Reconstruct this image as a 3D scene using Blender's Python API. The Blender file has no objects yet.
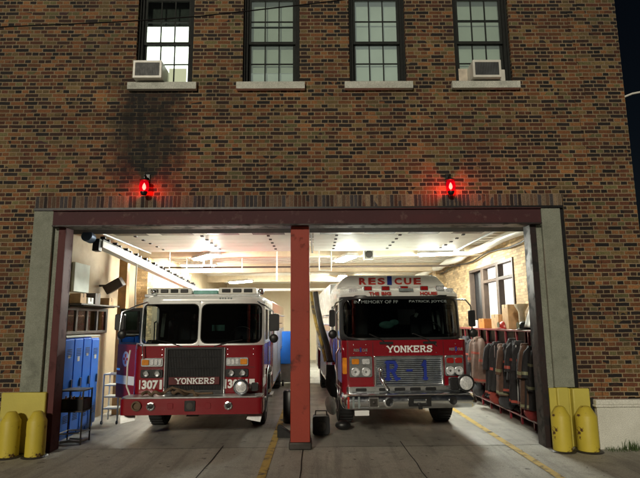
import bpy, bmesh, math, random
from mathutils import Vector, Matrix
random.seed(7)
S = bpy.context.scene
R = math.radians

# ------------------------------------------------------------------ camera
def look_axes(p, r, y):
    p, r, y = R(p), R(r), R(y)
    f = Vector((math.sin(y)*math.cos(p), math.cos(y)*math.cos(p), math.sin(p)))
    rt = Vector((math.cos(y), -math.sin(y), 0)); up = rt.cross(f)
    return rt*math.cos(r)+up*math.sin(r), -rt*math.sin(r)+up*math.cos(r), f
cam = bpy.data.objects.new('camera', bpy.data.cameras.new('camera'))
S.collection.objects.link(cam); S.camera = cam
rt, up, fw = look_axes(9.2157, -0.4513, 0.55)
M = Matrix((rt, up, -fw)).transposed().to_4x4(); M.translation = (0, -8.85, 2.1)
cam.matrix_world = M
cam.data.sensor_width = 36; cam.data.lens = 509.06/640*36
cam.data.clip_start = 0.05; cam.data.clip_end = 2000

# ------------------------------------------------------------------ sky, sun, exposure
SUN_EL, SUN_AZ = 21.0, 197.0          # light from in front of the facade, a little left, above
w = bpy.data.worlds.new('World'); S.world = w; w.use_nodes = True
nt = w.node_tree; nt.nodes.clear()
sky = nt.nodes.new('ShaderNodeTexSky'); sky.sky_type = 'NISHITA'; sky.sun_disc = False
sky.sun_elevation = R(SUN_EL); sky.sun_rotation = R(SUN_AZ)
bg = nt.nodes.new('ShaderNodeBackground'); bg.inputs[1].default_value = 0.0012
wo = nt.nodes.new('ShaderNodeOutputWorld')
nt.links.new(sky.outputs[0], bg.inputs[0]); nt.links.new(bg.outputs[0], wo.inputs[0])
sd = bpy.data.lights.new('sun', 'SUN'); sd.energy = 1.55; sd.angle = R(6); sd.color = (1.0, 0.91, 0.73)
sun = bpy.data.objects.new('sun', sd); S.collection.objects.link(sun)
az, el = R(SUN_AZ), R(SUN_EL)
sv = Vector((math.sin(az)*math.cos(el), math.cos(az)*math.cos(el), math.sin(el)))
sun.rotation_euler = sv.to_track_quat('Z', 'Y').to_euler(); sun.location = (-4, -12, 10)
vs = S.view_settings; vs.view_transform = 'Standard'; vs.look = 'None'
vs.exposure = 0.0; vs.gamma = 1.0; vs.use_curve_mapping = False

# ------------------------------------------------------------------ helpers: objects
def link(o): S.collection.objects.link(o); return o
def thing(name, label, cat, loc=(0, 0, 0), rz=0, group=None):
    o = link(bpy.data.objects.new(name, None)); o.location = loc; o.rotation_euler = (0, 0, rz)
    o.empty_display_size = 0.2
    o['label'] = label; o['category'] = cat
    if group: o['group'] = group
    return o
def tag(o, label, cat, group=None):
    o['label'] = label; o['category'] = cat
    if group: o['group'] = group
    return o
def struct(o): o['kind'] = 'structure'; return o
def children(o): return [c for c in S.objects if c.parent == o]
def dup(root, loc, rz=None, label=None, kids=None):
    r = root.copy(); link(r); r.location = loc
    if rz is not None: r.rotation_euler = (0, 0, rz)
    if label: r['label'] = label
    for ch in children(root):
        c = ch.copy(); link(c); c.parent = r
        for g in children(ch):
            d = g.copy(); link(d); d.parent = c
    return r

class MB:
    def __init__(s): s.b = bmesh.new()
    def quadmesh(s, vs, fs):
        v = [s.b.verts.new(p) for p in vs]
        for f in fs:
            try: s.b.faces.new([v[i] for i in f])
            except ValueError: pass
        return s
    def box(s, x0, x1, y0, y1, z0, z1):
        vs = [(x, y, z) for z in (z0, z1) for y in (y0, y1) for x in (x0, x1)]
        return s.quadmesh(vs, [(0, 2, 3, 1), (4, 5, 7, 6), (0, 1, 5, 4), (2, 6, 7, 3), (0, 4, 6, 2), (1, 3, 7, 5)])
    def obox(s, c, size, mat):   # oriented box
        m = mat if isinstance(mat, Matrix) else Matrix.Rotation(mat, 3, 'Z')
        vs = [Vector(c)+m @ Vector((x*size[0]/2, y*size[1]/2, z*size[2]/2)) for z in (-1, 1) for y in (-1, 1) for x in (-1, 1)]
        return s.quadmesh(vs, [(0, 2, 3, 1), (4, 5, 7, 6), (0, 1, 5, 4), (2, 6, 7, 3), (0, 4, 6, 2), (1, 3, 7, 5)])
    def cyl(s, p0, p1, r0, r1=None, n=20):
        return s.loft([p0, p1], [r0, r0 if r1 is None else r1], n)
    def loft(s, pts, rs, n=16):
        pts = [Vector(p) for p in pts]; rings = []
        ref = None
        for i, p in enumerate(pts):
            if i == 0: t = pts[1]-pts[0]
            elif i == len(pts)-1: t = pts[-1]-pts[-2]
            else: t = (pts[i+1]-pts[i]).normalized()+(pts[i]-pts[i-1]).normalized()
            t.normalize()
            if ref is None: ref = t.orthogonal().normalized()
            ref = (ref-t*ref.dot(t)).normalized(); bi = t.cross(ref)
            r = rs[i] if isinstance(rs, (list, tuple)) else rs
            rings.append([s.b.verts.new(p+(ref*math.cos(2*math.pi*k/n)+bi*math.sin(2*math.pi*k/n))*r) for k in range(n)])
        for a, b in zip(rings, rings[1:]):
            for k in range(n): s.b.faces.new((a[k], a[(k+1) % n], b[(k+1) % n], b[k]))
        s.b.faces.new(rings[0][::-1]); s.b.faces.new(rings[-1])
        return s
    def lathe(s, prof, c, axis='Z', n=28):   # prof: [(r, h)...] around an axis through c
        rings = []
        for r, h in prof:
            ring = []
            for k in range(n):
                a = 2*math.pi*k/n; u, v = r*math.cos(a), r*math.sin(a)
                p = {'Z': (u, v, h), 'Y': (u, h, v), 'X': (h, u, v)}[axis]
                ring.append(s.b.verts.new(Vector(c)+Vector(p)))
            rings.append(ring)
        for a, b in zip(rings, rings[1:]):
            for k in range(n): s.b.faces.new((a[k], a[(k+1) % n], b[(k+1) % n], b[k]))
        if prof[0][0] > 1e-5: s.b.faces.new(rings[0][::-1])
        if prof[-1][0] > 1e-5: s.b.faces.new(rings[-1])
        return s
    def prism(s, poly, axis, a, b):
        def P(u, v, h): return {'Z': (u, v, h), 'Y': (u, h, v), 'X': (h, u, v)}[axis]
        n = len(poly)
        A = [s.b.verts.new(P(u, v, a)) for u, v in poly]; B = [s.b.verts.new(P(u, v, b)) for u, v in poly]
        s.b.faces.new(A[::-1]); s.b.faces.new(B)
        for i in range(n): s.b.faces.new((A[i], A[(i+1) % n], B[(i+1) % n], B[i]))
        return s
    def rings(s, loops, close=True, cap=False):
        V = [[s.b.verts.new(p) for p in l] for l in loops]; n = len(V[0])
        for a, b in zip(V, V[1:]):
            for k in range(n if close else n-1): s.b.faces.new((a[k], a[(k+1) % n], b[(k+1) % n], b[k]))
        if cap: s.b.faces.new(V[-1])
        return s
    def sphere(s, c, r, sx=1, sy=1, sz=1, n=16):
        m = Matrix.Translation(c) @ Matrix.Diagonal((r*sx, r*sy, r*sz, 1))
        bmesh.ops.create_uvsphere(s.b, u_segments=n, v_segments=n//2+2, radius=1, matrix=m); return s
    def wall(s, u0, u1, v0, v1, t0, t1, holes, axis='Y'):   # wall with rectangular holes
        us = sorted({u0, u1}|{h[i] for h in holes for i in (0, 1)}); vs = sorted({v0, v1}|{h[i] for h in holes for i in (2, 3)})
        us = [u for u in us if u0 <= u <= u1]; vs = [v for v in vs if v0 <= v <= v1]
        def P(u, v, t): return (u, t, v) if axis == 'Y' else ((t, u, v) if axis == 'X' else (u, v, t))
        full = {}
        for i in range(len(us)-1):
            for j in range(len(vs)-1):
                cu, cv = (us[i]+us[i+1])/2, (vs[j]+vs[j+1])/2
                full[i, j] = not any(h[0] < cu < h[1] and h[2] < cv < h[3] for h in holes)
        cache = {}
        def V(i, j, t):
            k = (i, j, t)
            if k not in cache: cache[k] = s.b.verts.new(P(us[i], vs[j], t))
            return cache[k]
        for (i, j), f in full.items():
            if not f: continue
            s.b.faces.new((V(i, j, t0), V(i+1, j, t0), V(i+1, j+1, t0), V(i, j+1, t0)))
            s.b.faces.new((V(i, j, t1), V(i, j+1, t1), V(i+1, j+1, t1), V(i+1, j, t1)))
            for (di, dj), (a, b) in {(-1, 0): ((i, j), (i, j+1)), (1, 0): ((i+1, j), (i+1, j+1)), (0, -1): ((i, j), (i+1, j)), (0, 1): ((i, j+1), (i+1, j+1))}.items():
                if not full.get((i+di, j+dj), False):
                    s.b.faces.new((V(*a, t0), V(*b, t0), V(*b, t1), V(*a, t1)))
        return s
    def build(s, name, mat, parent=None, bevel=0, seg=2, smooth=True, solid=0, sub=0):
        bmesh.ops.recalc_face_normals(s.b, faces=s.b.faces)
        me = bpy.data.meshes.new(name); s.b.to_mesh(me); s.b.free()
        if mat: me.materials.append(mat)
        if smooth:
            for p in me.polygons: p.use_smooth = True
            me.set_sharp_from_angle(angle=R(38))
        o = link(bpy.data.objects.new(name, me))
        if parent: o.parent = parent
        if solid: m = o.modifiers.new('solid', 'SOLIDIFY'); m.thickness = solid; m.offset = 0
        if bevel: m = o.modifiers.new('bevel', 'BEVEL'); m.width = bevel; m.segments = seg; m.limit_method = 'ANGLE'; m.angle_limit = R(40); m.harden_normals = False
        if sub: m = o.modifiers.new('sub', 'SUBSURF'); m.levels = sub; m.render_levels = sub
        return o
def rrect(x0, x1, y0, y1, r, n=5):
    if not isinstance(r, (list, tuple)): r = [r]*4       # corners: x1y0, x1y1, x0y1, x0y0
    out = []
    for (cx, cy, a0), q in zip(((x1, y0, -90), (x1, y1, 0), (x0, y1, 90), (x0, y0, 180)), r):
        sx = -1 if cx == x1 else 1; sy = 1 if cy == y0 else -1
        for k in range(n+1):
            a = R(a0+90*k/n); out.append((cx+sx*q+q*math.cos(a), cy+sy*q+q*math.sin(a)))
    return out
def text(s, size, mat, parent, loc, name='lettering', bold=0.0, extrude=0.004, width=None, height=None, rot=(R(90), 0, 0), shear=0):
    c = bpy.data.curves.new(name, 'FONT'); c.body = s; c.size = size; c.align_x = 'CENTER'; c.align_y = 'CENTER'
    c.extrude = extrude; c.offset = bold; c.resolution_u = 3; c.shear = shear
    t = link(bpy.data.objects.new('tmp', c)); bpy.context.view_layer.update()
    me = bpy.data.meshes.new_from_object(t.evaluated_get(bpy.context.evaluated_depsgraph_get()))
    bpy.data.objects.remove(t)
    xs = [v.co.x for v in me.vertices]; ys = [v.co.y for v in me.vertices]
    cx, cy = (min(xs)+max(xs))/2, (min(ys)+max(ys))/2
    sx = width/(max(xs)-min(xs)) if width else 1; sy = height/(max(ys)-min(ys)) if height else 1
    for v in me.vertices: v.co.x = (v.co.x-cx)*sx; v.co.y = (v.co.y-cy)*sy
    me.materials.clear(); me.materials.append(mat); me.name = name
    o = link(bpy.data.objects.new(name, me)); o.parent = parent; o.location = loc; o.rotation_euler = rot
    return o
# slab-serif capitals drawn as strokes in a unit cell
GL = {'Y': ([((0, 1), (.5, .45)), ((1, 1), (.5, .45)), ((.5, .5), (.5, 0))], [(0, 1), (1, 1), (.5, 0)]),
 'N': ([((.1, 0), (.1, 1)), ((.1, 1), (.9, 0)), ((.9, 0), (.9, 1))], [(.1, 0), (.1, 1), (.9, 1)]),
 'K': ([((.15, 0), (.15, 1)), ((.2, .42), (.9, 1)), ((.4, .58), (.92, 0))], [(.15, 0), (.15, 1), (.9, 1), (.9, 0)]),
 'E': ([((.15, 0), (.15, 1)), ((.1, .95), (.9, .95)), ((.1, .5), (.7, .5)), ((.1, .05), (.9, .05)), ((.88, 0), (.88, .25)), ((.88, .75), (.88, 1))], [(.1, 0), (.1, 1)]),
 'R': ([((.15, 0), (.15, 1)), ((.1, .95), (.7, .95)), ((.7, .95), (.85, .75)), ((.85, .75), (.7, .5)), ((.7, .5), (.2, .5)), ((.5, .5), (.9, 0))], [(.15, 0), (.15, 1), (.92, 0)]),
 'S': ([((.85, .8), (.65, .95)), ((.65, .95), (.3, .95)), ((.3, .95), (.12, .75)), ((.12, .75), (.3, .55)), ((.3, .55), (.7, .48)), ((.7, .48), (.88, .27)), ((.88, .27), (.68, .05)), ((.68, .05), (.3, .05)), ((.3, .05), (.12, .22)), ((.87, 1), (.87, .72)), ((.12, 0), (.12, .28))], []),
 'O': ([((.3, .95), (.7, .95)), ((.7, .95), (.92, .68)), ((.92, .68), (.92, .32)), ((.92, .32), (.7, .05)), ((.7, .05), (.3, .05)), ((.3, .05), (.08, .32)), ((.08, .32), (.08, .68)), ((.08, .68), (.3, .95))], []),
 '1': ([((.5, 0), (.5, 1)), ((.5, .95), (.25, .75))], [(.5, 0)]), '-': ([((.2, .5), (.8, .5))], [])}
def slab(s, x0, x1, z0, z1, y, mat, parent, name='lettering', th=.17, gap=.22, depth=.006):
    m = MB(); cw = (x1-x0)/(len(s)+gap*(len(s)-1)); h = z1-z0
    for i, ch in enumerate(s):
        ox = x0+i*cw*(1+gap); st, sf = GL[ch]
        t = th*cw; k = 0
        segs = [((ox+a[0]*cw, z0+a[1]*h), (ox+b[0]*cw, z0+b[1]*h), t) for a, b in st]
        segs += [((ox+(px-.2)*cw, z0+(pz*.9+.05)*h), (ox+(px+.2)*cw, z0+(pz*.9+.05)*h), h*.12) for px, pz in sf]
        for a, b, tt in segs:
            k += 1; d = Vector((b[0]-a[0], 0, b[1]-a[1])); L = d.length+tt*.5; an = math.atan2(d.z, d.x)
            m.obox(((a[0]+b[0])/2, y-k*.0002, (a[1]+b[1])/2), (L, depth, tt), Matrix.Rotation(-an, 3, 'Y'))
    return m.build(name, mat, parent, smooth=False)

# ------------------------------------------------------------------ helpers: materials
def nodes(m):
    m.use_nodes = True; t = m.node_tree; t.nodes.clear()
    o = t.nodes.new('ShaderNodeOutputMaterial'); p = t.nodes.new('ShaderNodeBsdfPrincipled'); t.links.new(p.outputs[0], o.inputs[0])
    return t, p, o
def N(t, kind, **kw):
    n = t.nodes.new('ShaderNode'+kind)
    for k, v in kw.items(): setattr(n, k, v)
    return n
def math_(t, op, a, b=None, c=None):
    n = N(t, 'Math', operation=op)
    for i, v in enumerate((a, b, c)):
        if v is None: continue
        if isinstance(v, (int, float)): n.inputs[i].default_value = v
        else: t.links.new(v, n.inputs[i])
    return n.outputs[0]
def mixc(t, fac, a, b, mode='MIX'):
    n = N(t, 'MixRGB', blend_type=mode)
    for i, v in enumerate((fac, a, b)):
        if isinstance(v, (int, float)): n.inputs[i].default_value = v
        elif isinstance(v, tuple): n.inputs[i].default_value = (*v[:3], 1)
        else: t.links.new(v, n.inputs[i])
    return n.outputs[0]
def noise(t, scale, detail=4, vec=None, rough=.55):
    n = N(t, 'TexNoise'); n.inputs['Scale'].default_value = scale; n.inputs['Detail'].default_value = detail; n.inputs['Roughness'].default_value = rough
    if vec is None:
        tc = N(t, 'TexCoord'); vec = tc.outputs['Object']
    t.links.new(vec, n.inputs['Vector']); return n.outputs['Fac']
def ramp(t, fac, stops, mode='LINEAR'):
    n = N(t, 'ValToRGB'); cr = n.color_ramp; cr.interpolation = mode
    while len(cr.elements) < len(stops): cr.elements.new(.5)
    for e, (p, c) in zip(cr.elements, stops):
        e.position = p; e.color = (*(c if isinstance(c, tuple) else (c, c, c)), 1)
    t.links.new(fac, n.inputs[0]); return n.outputs[0]
def bump(t, p, h, s=.3, d=.01):
    b = N(t, 'Bump'); b.inputs['Strength'].default_value = s; b.inputs['Distance'].default_value = d
    t.links.new(h, b.inputs['Height']); t.links.new(b.outputs[0], p.inputs['Normal'])
def mat(name, col, rough=.5, metal=0, var=.25, scale=6, bmp=0, bscale=40, coat=0, dirt=None, dirt_amt=.5):
    m = bpy.data.materials.new(name); t, p, o = nodes(m)
    p.inputs['Roughness'].default_value = rough; p.inputs['Metallic'].default_value = metal
    p.inputs['Coat Weight'].default_value = coat; p.inputs['Coat Roughness'].default_value = .05
    f = noise(t, scale)
    c = mixc(t, ramp(t, f, [(.3, 0.0), (.7, 1.0)]), tuple(v*(1-var) for v in col), tuple(min(1, v*(1+var)) for v in col))
    if dirt:
        g = ramp(t, noise(t, scale*.5, 8, rough=.7), [(.52, 0.0), (.66, 1.0)])
        c = mixc(t, math_(t, 'MULTIPLY', g, dirt_amt), c, dirt)
    t.links.new(c, p.inputs['Base Color'])
    rr = math_(t, 'MULTIPLY_ADD', noise(t, scale*3), .25, rough-.12); t.links.new(rr, p.inputs['Roughness'])
    if bmp: bump(t, p, noise(t, bscale, 6), bmp)
    return m
def emis(name, col, s):
    m = bpy.data.materials.new(name); m.use_nodes = True; t = m.node_tree; t.nodes.clear()
    o = N(t, 'OutputMaterial'); e = N(t, 'Emission'); e.inputs[0].default_value = (*col, 1); e.inputs[1].default_value = s
    t.links.new(e.outputs[0], o.inputs[0]); return m
def glass(name, tint, gloss=1.0, rough=.02):
    m = bpy.data.materials.new(name); m.use_nodes = True; t = m.node_tree; t.nodes.clear()
    o = N(t, 'OutputMaterial'); tr = N(t, 'BsdfTransparent'); tr.inputs[0].default_value = (*tint, 1)
    gl = N(t, 'BsdfGlossy'); gl.inputs['Roughness'].default_value = rough; gl.inputs[0].default_value = (gloss, gloss, gloss, 1)
    fr = N(t, 'Fresnel'); fr.inputs[0].default_value = 1.5; mx = N(t, 'MixShader')
    t.links.new(fr.outputs[0], mx.inputs[0]); t.links.new(tr.outputs[0], mx.inputs[1]); t.links.new(gl.outputs[0], mx.inputs[2]); t.links.new(mx.outputs[0], o.inputs[0])
    return m
def brick_mat(name, header, stretcher, course, palette, mortar, mw=.014, soldier=False, stain=False, bond=True):
    m = bpy.data.materials.new(name); t, p, o = nodes(m)
    tc = N(t, 'TexCoord'); g = N(t, 'NewGeometry')
    sx = N(t, 'SeparateXYZ'); t.links.new(tc.outputs['Object'], sx.inputs[0])
    sn = N(t, 'SeparateXYZ'); t.links.new(g.outputs['Normal'], sn.inputs[0])
    side = math_(t, 'GREATER_THAN', math_(t, 'ABSOLUTE', sn.outputs[0]), .5)
    hz = math_(t, 'GREATER_THAN', math_(t, 'ABSOLUTE', sn.outputs[2]), .5)
    def sel(f, a, b): return math_(t, 'ADD', math_(t, 'MULTIPLY', a, math_(t, 'SUBTRACT', 1.0, f)), math_(t, 'MULTIPLY', b, f))
    u = sel(side, sx.outputs[0], sx.outputs[1]); v = sel(hz, sx.outputs[2], sx.outputs[1])
    wob = noise(t, 2.3, 3); wob2 = noise(t, 9, 2)
    v = math_(t, 'ADD', v, math_(t, 'MULTIPLY', math_(t, 'SUBTRACT', wob, .5), .022))
    u = math_(t, 'ADD', u, math_(t, 'MULTIPLY', math_(t, 'SUBTRACT', wob2, .5), .016))
    rv = math_(t, 'DIVIDE', math_(t, 'ADD', v, 20*course), course); row = math_(t, 'FLOOR', rv); fv = math_(t, 'FRACT', rv)
    odd = math_(t, 'MODULO', row, 2.0)
    wd = sel(odd, 0*1.0+header, 0*1.0+stretcher) if bond else None
    if bond:
        n1 = math_(t, 'MULTIPLY_ADD', odd, stretcher-header, header); shift = math_(t, 'MULTIPLY', odd, .25)
    else:
        n1 = math_(t, 'MULTIPLY_ADD', odd, 0.0, stretcher); shift = math_(t, 'MULTIPLY', odd, .5)
    ru = math_(t, 'ADD', math_(t, 'DIVIDE', math_(t, 'ADD', u, 50.0), n1), shift)
    col = math_(t, 'FLOOR', ru); fu = math_(t, 'FRACT', ru)
    du = math_(t, 'MULTIPLY', math_(t, 'MINIMUM', fu, math_(t, 'SUBTRACT', 1.0, fu)), n1)
    dv = math_(t, 'MULTIPLY', math_(t, 'MINIMUM', fv, math_(t, 'SUBTRACT', 1.0, fv)), course)
    d = math_(t, 'MINIMUM', du, dv)
    d = math_(t, 'ADD', d, math_(t, 'MULTIPLY', math_(t, 'SUBTRACT', noise(t, 42, 4, rough=.7), .5), .016))
    msk = N(t, 'MapRange'); msk.inputs[1].default_value = mw*.5-.002; msk.inputs[2].default_value = mw*.5+.002; t.links.new(d, msk.inputs[0])
    cm = N(t, 'CombineXYZ'); t.links.new(col, cm.inputs[0]); t.links.new(row, cm.inputs[1])
    wn = N(t, 'TexWhiteNoise', noise_dimensions='2D'); t.links.new(cm.outputs[0], wn.inputs['Vector'])
    # neighbours lean to the same firing in loose patches
    pn = noise(t, .9, 3)
    rnd = math_(t, 'ADD', math_(t, 'MULTIPLY', wn.outputs['Value'], .78), math_(t, 'MULTIPLY', pn, .44)); rnd = math_(t, 'SUBTRACT', rnd, .11)
    bc = ramp(t, rnd, palette, 'CONSTANT')
    w2 = N(t, 'TexWhiteNoise', noise_dimensions='3D'); t.links.new(cm.outputs[0], w2.inputs['Vector'])
    bc = mixc(t, 1.0, bc, ramp(t, w2.outputs['Value'], [(0, .65), (1, 1.3)]), 'MULTIPLY')
    bc = mixc(t, 1.0, bc, ramp(t, noise(t, 48, 6, rough=.8), [(.32, .35), (.68, 1.5)]), 'MULTIPLY')
    mc = mixc(t, noise(t, 3.5, 6), tuple(x*.6 for x in mortar), tuple(x*1.25 for x in mortar))
    c = mixc(t, msk.outputs[0], mc, bc)
    c = mixc(t, 1.0, c, ramp(t, noise(t, .6, 7, rough=.7), [(.32, (.62, .62, .66)), (.68, (1.2, 1.14, 1.05))]), 'MULTIPLY')
    if stain:      # soot stain under the left air conditioner
        def band(x, a, b, soft):
            m1 = N(t, 'MapRange', interpolation_type='SMOOTHSTEP'); m1.inputs[1].default_value = a-soft; m1.inputs[2].default_value = a+soft; t.links.new(x, m1.inputs[0])
            m2 = N(t, 'MapRange', interpolation_type='SMOOTHSTEP'); m2.inputs[1].default_value = b-soft; m2.inputs[2].default_value = b+soft; t.links.new(x, m2.inputs[0])
            return math_(t, 'SUBTRACT', m1.outputs[0], m2.outputs[0])
        wx = math_(t, 'ADD', sx.outputs[0], math_(t, 'MULTIPLY', math_(t, 'SUBTRACT', noise(t, 2.2, 6, rough=.7), .5), 1.3))
        k = math_(t, 'MULTIPLY', band(wx, -3.60, -2.44, .24), band(sx.outputs[2], 4.45, 6.6, .35))
        k = math_(t, 'MULTIPLY', k, ramp(t, noise(t, 4.5, 8, rough=.75), [(.30, .5), (.48, 1.0)]))
        k = math_(t, 'MULTIPLY', k, ramp(t, w2.outputs['Value'], [(0, .7), (1, 1.0)]))
        mp = N(t, 'Mapping'); mp.inputs['Scale'].default_value = (7, 7, .8); t.links.new(tc.outputs['Object'], mp.inputs[0])
        k = math_(t, 'MULTIPLY', k, ramp(t, noise(t, 1.0, 5, vec=mp.outputs[0], rough=.65), [(.30, .65), (.50, 1.0)]))
        c = mixc(t, math_(t, 'MULTIPLY', k, 1.0), c, (.008, .0075, .0075))
    t.links.new(c, p.inputs['Base Color']); p.inputs['Roughness'].default_value = .85
    hh = math_(t, 'ADD', msk.outputs[0], math_(t, 'MULTIPLY', noise(t, 90, 4), .4)); bump(t, p, hh, .7, .008)
    return m

PAL = [(0, (.012, .009, .009)), (.17, (.045, .020, .013)), (.31, (.115, .042, .020)), (.43, (.20, .082, .031)), (.56, (.020, .014, .013)), (.66, (.17, .12, .05)), (.77, (.25, .115, .043)), (.84, (.13, .12, .05)), (.92, (.055, .024, .026))]
B_FACADE = brick_mat('facade_brick', .125, .25, .0747, PAL, (.31, .245, .155), .0165, stain=True)
B_SOLD = brick_mat('soldier_brick', .0715, .0715, .40, [(0, (.03, .02, .02)), (.25, (.10, .045, .028)), (.45, (.16, .10, .065)), (.62, (.05, .045, .05)), (.78, (.20, .15, .10))], (.24, .2, .15), .013)
B_INT = brick_mat('interior_brick', .21, .21, .072, [(0, (.52, .38, .20)), (.35, (.60, .44, .24)), (.7, (.46, .33, .17))], (.36, .27, .16), .009, bond=False)

def concrete_mat(name, a, b, scale=1.2, rough=.85, stains=True, wet=False, cracks=False, streak=False):
    m = bpy.data.materials.new(name); t, p, o = nodes(m)
    c = mixc(t, ramp(t, noise(t, scale, 8, rough=.65), [(.32, 0.0), (.68, 1.0)]), a, b)
    c = mixc(t, 1.0, c, ramp(t, noise(t, 70, 4, rough=.8), [(.3, .6), (.7, 1.3)]), 'MULTIPLY')
    if stains:
        c = mixc(t, math_(t, 'MULTIPLY', ramp(t, noise(t, 2.6, 7, rough=.6), [(.55, 0.0), (.72, 1.0)]), .6), c, tuple(x*.35 for x in a))
    h = noise(t, 45, 6, rough=.7)
    if streak:      # tyre tracks and drips running in and out of the bays
        tc = N(t, 'TexCoord'); mp = N(t, 'Mapping'); mp.inputs['Scale'].default_value = (4.5, .35, 1); t.links.new(tc.outputs['Object'], mp.inputs[0])
        k = ramp(t, noise(t, 1.0, 6, vec=mp.outputs[0], rough=.6), [(.50, 0.0), (.66, 1.0)])
        c = mixc(t, math_(t, 'MULTIPLY', k, .5), c, tuple(x*.45 for x in a))
        d = ramp(t, noise(t, 6.5, 3), [(.66, 0.0), (.70, 1.0)]); c = mixc(t, math_(t, 'MULTIPLY', d, .7), c, (.03, .028, .024))
        g = ramp(t, noise(t, 160, 2), [(.62, 0.0), (.68, 1.0)]); c = mixc(t, math_(t, 'MULTIPLY', g, .5), c, tuple(min(1, x*2) for x in b))
    if cracks:
        tc = N(t, 'TexCoord'); vo = N(t, 'TexVoronoi', feature='DISTANCE_TO_EDGE'); vo.inputs['Scale'].default_value = .45
        mp = mixc(t, .12, tc.outputs['Object'], N(t, 'TexNoise').outputs['Color'])
        t.links.new(mp, vo.inputs['Vector'])
        k = ramp(t, vo.outputs['Distance'], [(0.0, 1.0), (.006, 0.0)])
        c = mixc(t, math_(t, 'MULTIPLY', k, .6), c, (.012, .011, .01))
    t.links.new(c, p.inputs['Base Color'])
    t.links.new(ramp(t, noise(t, 1.7, 5), [(.3, rough-.25 if wet else rough-.05), (.7, rough)]), p.inputs['Roughness'])
    bump(t, p, h, .5, .006); return m
M_APRON = concrete_mat('apron_concrete', (.29, .28, .24), (.46, .445, .385), 1.3, wet=True, streak=True)
M_STREET = concrete_mat('street_asphalt', (.035, .034, .032), (.06, .058, .052), 1.5)
M_FLOOR = concrete_mat('garage_floor', (.25, .242, .21), (.40, .385, .34), .9, .6, wet=True, streak=True)
M_PIER = concrete_mat('pier_concrete', (.22, .235, .185), (.31, .325, .265), 2.5, stains=True)
M_PLINTH = concrete_mat('plinth_stone', (.68, .68, .60), (.82, .82, .74), 2, stains=False)
M_SILL = concrete_mat('sill_stone', (.52, .54, .48), (.70, .71, .64), 5)
def worn(name, base, under, scale=4, lo=.60, hi=.64, rough=.5, metal=0):
    m = bpy.data.materials.new(name); t, p, o = nodes(m)
    f = ramp(t, noise(t, scale, 10, rough=.62), [(lo, 0.0), (hi, 1.0)])
    b = mixc(t, noise(t, 1.8, 4), tuple(x*.75 for x in base), tuple(min(1, x*1.2) for x in base))
    u = mixc(t, noise(t, 20, 4), tuple(x*.5 for x in under), tuple(x*1.5 for x in under))
    t.links.new(mixc(t, f, b, u), p.inputs['Base Color'])
    t.links.new(math_(t, 'MULTIPLY_ADD', f, .3, rough), p.inputs['Roughness'])
    bump(t, p, math_(t, 'SUBTRACT', noise(t, 30, 4), f), .35, .006); return m
M_YEL = worn('yellow_paint', (.62, .50, .055), (.10, .045, .02), 5.5, .585, .615)
M_YELFLAT = worn('yellow_wall_paint', (.60, .52, .10), (.30, .28, .18), 3.0, .62, .70)
M_LINE = worn('floor_line_paint', (.52, .36, .08), (.14, .12, .09), 5, .50, .62, .7)
M_BEAM = worn('maroon_beam_paint', (.060, .016, .020), (.14, .09, .085), 7, .56, .72, .75)
M_COL = worn('red_column_paint', (.33, .040, .020), (.10, .03, .025), 3.2, .58, .68, .62)
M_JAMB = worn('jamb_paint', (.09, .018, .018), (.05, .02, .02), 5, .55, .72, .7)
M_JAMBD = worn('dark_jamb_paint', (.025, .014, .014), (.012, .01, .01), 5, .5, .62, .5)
M_WINF = mat('window_frame_paint', (.007, .009, .008), .8)
M_MUNTIN = mat('muntin_paint', (.012, .016, .014), .8)
M_SHADE = mat('roller_shade', (.42, .50, .42), .8, var=.12, scale=3)
M_SHADE2 = mat('pale_shade', (.62, .66, .60), .8, var=.1, scale=4)
def shade_mat(name, col, e):  # cloth glows by itself, emission stands in for room light behind
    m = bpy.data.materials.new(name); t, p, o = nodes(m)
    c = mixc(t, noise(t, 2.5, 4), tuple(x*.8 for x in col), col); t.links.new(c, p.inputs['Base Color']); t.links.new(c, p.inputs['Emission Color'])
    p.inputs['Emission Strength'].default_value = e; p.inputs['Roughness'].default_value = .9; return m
M_SHADEL = shade_mat('glowing_roller_shade', (.58, .575, .53), .24)
M_SHADEL2 = shade_mat('glowing_pale_shade', (.66, .66, .63), .30)
M_LITROOM = emis('lit_window_glow', (1.0, .97, .88), 4.0)
M_LITROOM2 = emis('lit_window_dim', (1.0, .90, .62), .85)
M_CREAM = mat('cream_wall_paint', (.58, .49, .34), .7, var=.1, scale=1.2, dirt=(.42, .34, .22), dirt_amt=.5)
M_CEIL = mat('ceiling_paint', (.74, .71, .62), .8, var=.08, scale=1.5, dirt=(.5, .4, .28), dirt_amt=.5)
M_BEAMC = mat('cream_beam', (.62, .52, .36), .7, var=.1)
M_DOORW = mat('door_panel_white', (.74, .75, .68), .5, var=.05, scale=2, dirt=(.5, .46, .38), dirt_amt=.4)
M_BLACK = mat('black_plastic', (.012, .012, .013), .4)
M_RUBBER = mat('tyre_rubber', (.018, .018, .018), .8, bmp=.2)
M_STEEL = mat('galvanised_steel', (.45, .46, .46), .35, .9, var=.15)
M_DKSTEEL = mat('dark_steel', (.06, .055, .05), .5, .5)
M_PIPEW = mat('white_pipe', (.78, .77, .70), .4, var=.05)
M_WOOD = mat('dark_window_wood', (.05, .032, .022), .6)
M_TAN = mat('tan_wood', (.50, .28, .10), .6, var=.3, scale=4)
M_TRED = mat('fire_red_paint', (.22, .005, .012), .22, coat=.8, var=.06, scale=2)
M_TWHITE = mat('truck_white_paint', (.78, .79, .76), .25, coat=.6, var=.04, scale=2)
M_STRIPE = mat('reflective_white_stripe', (.86, .87, .86), .35, var=.04)
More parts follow.
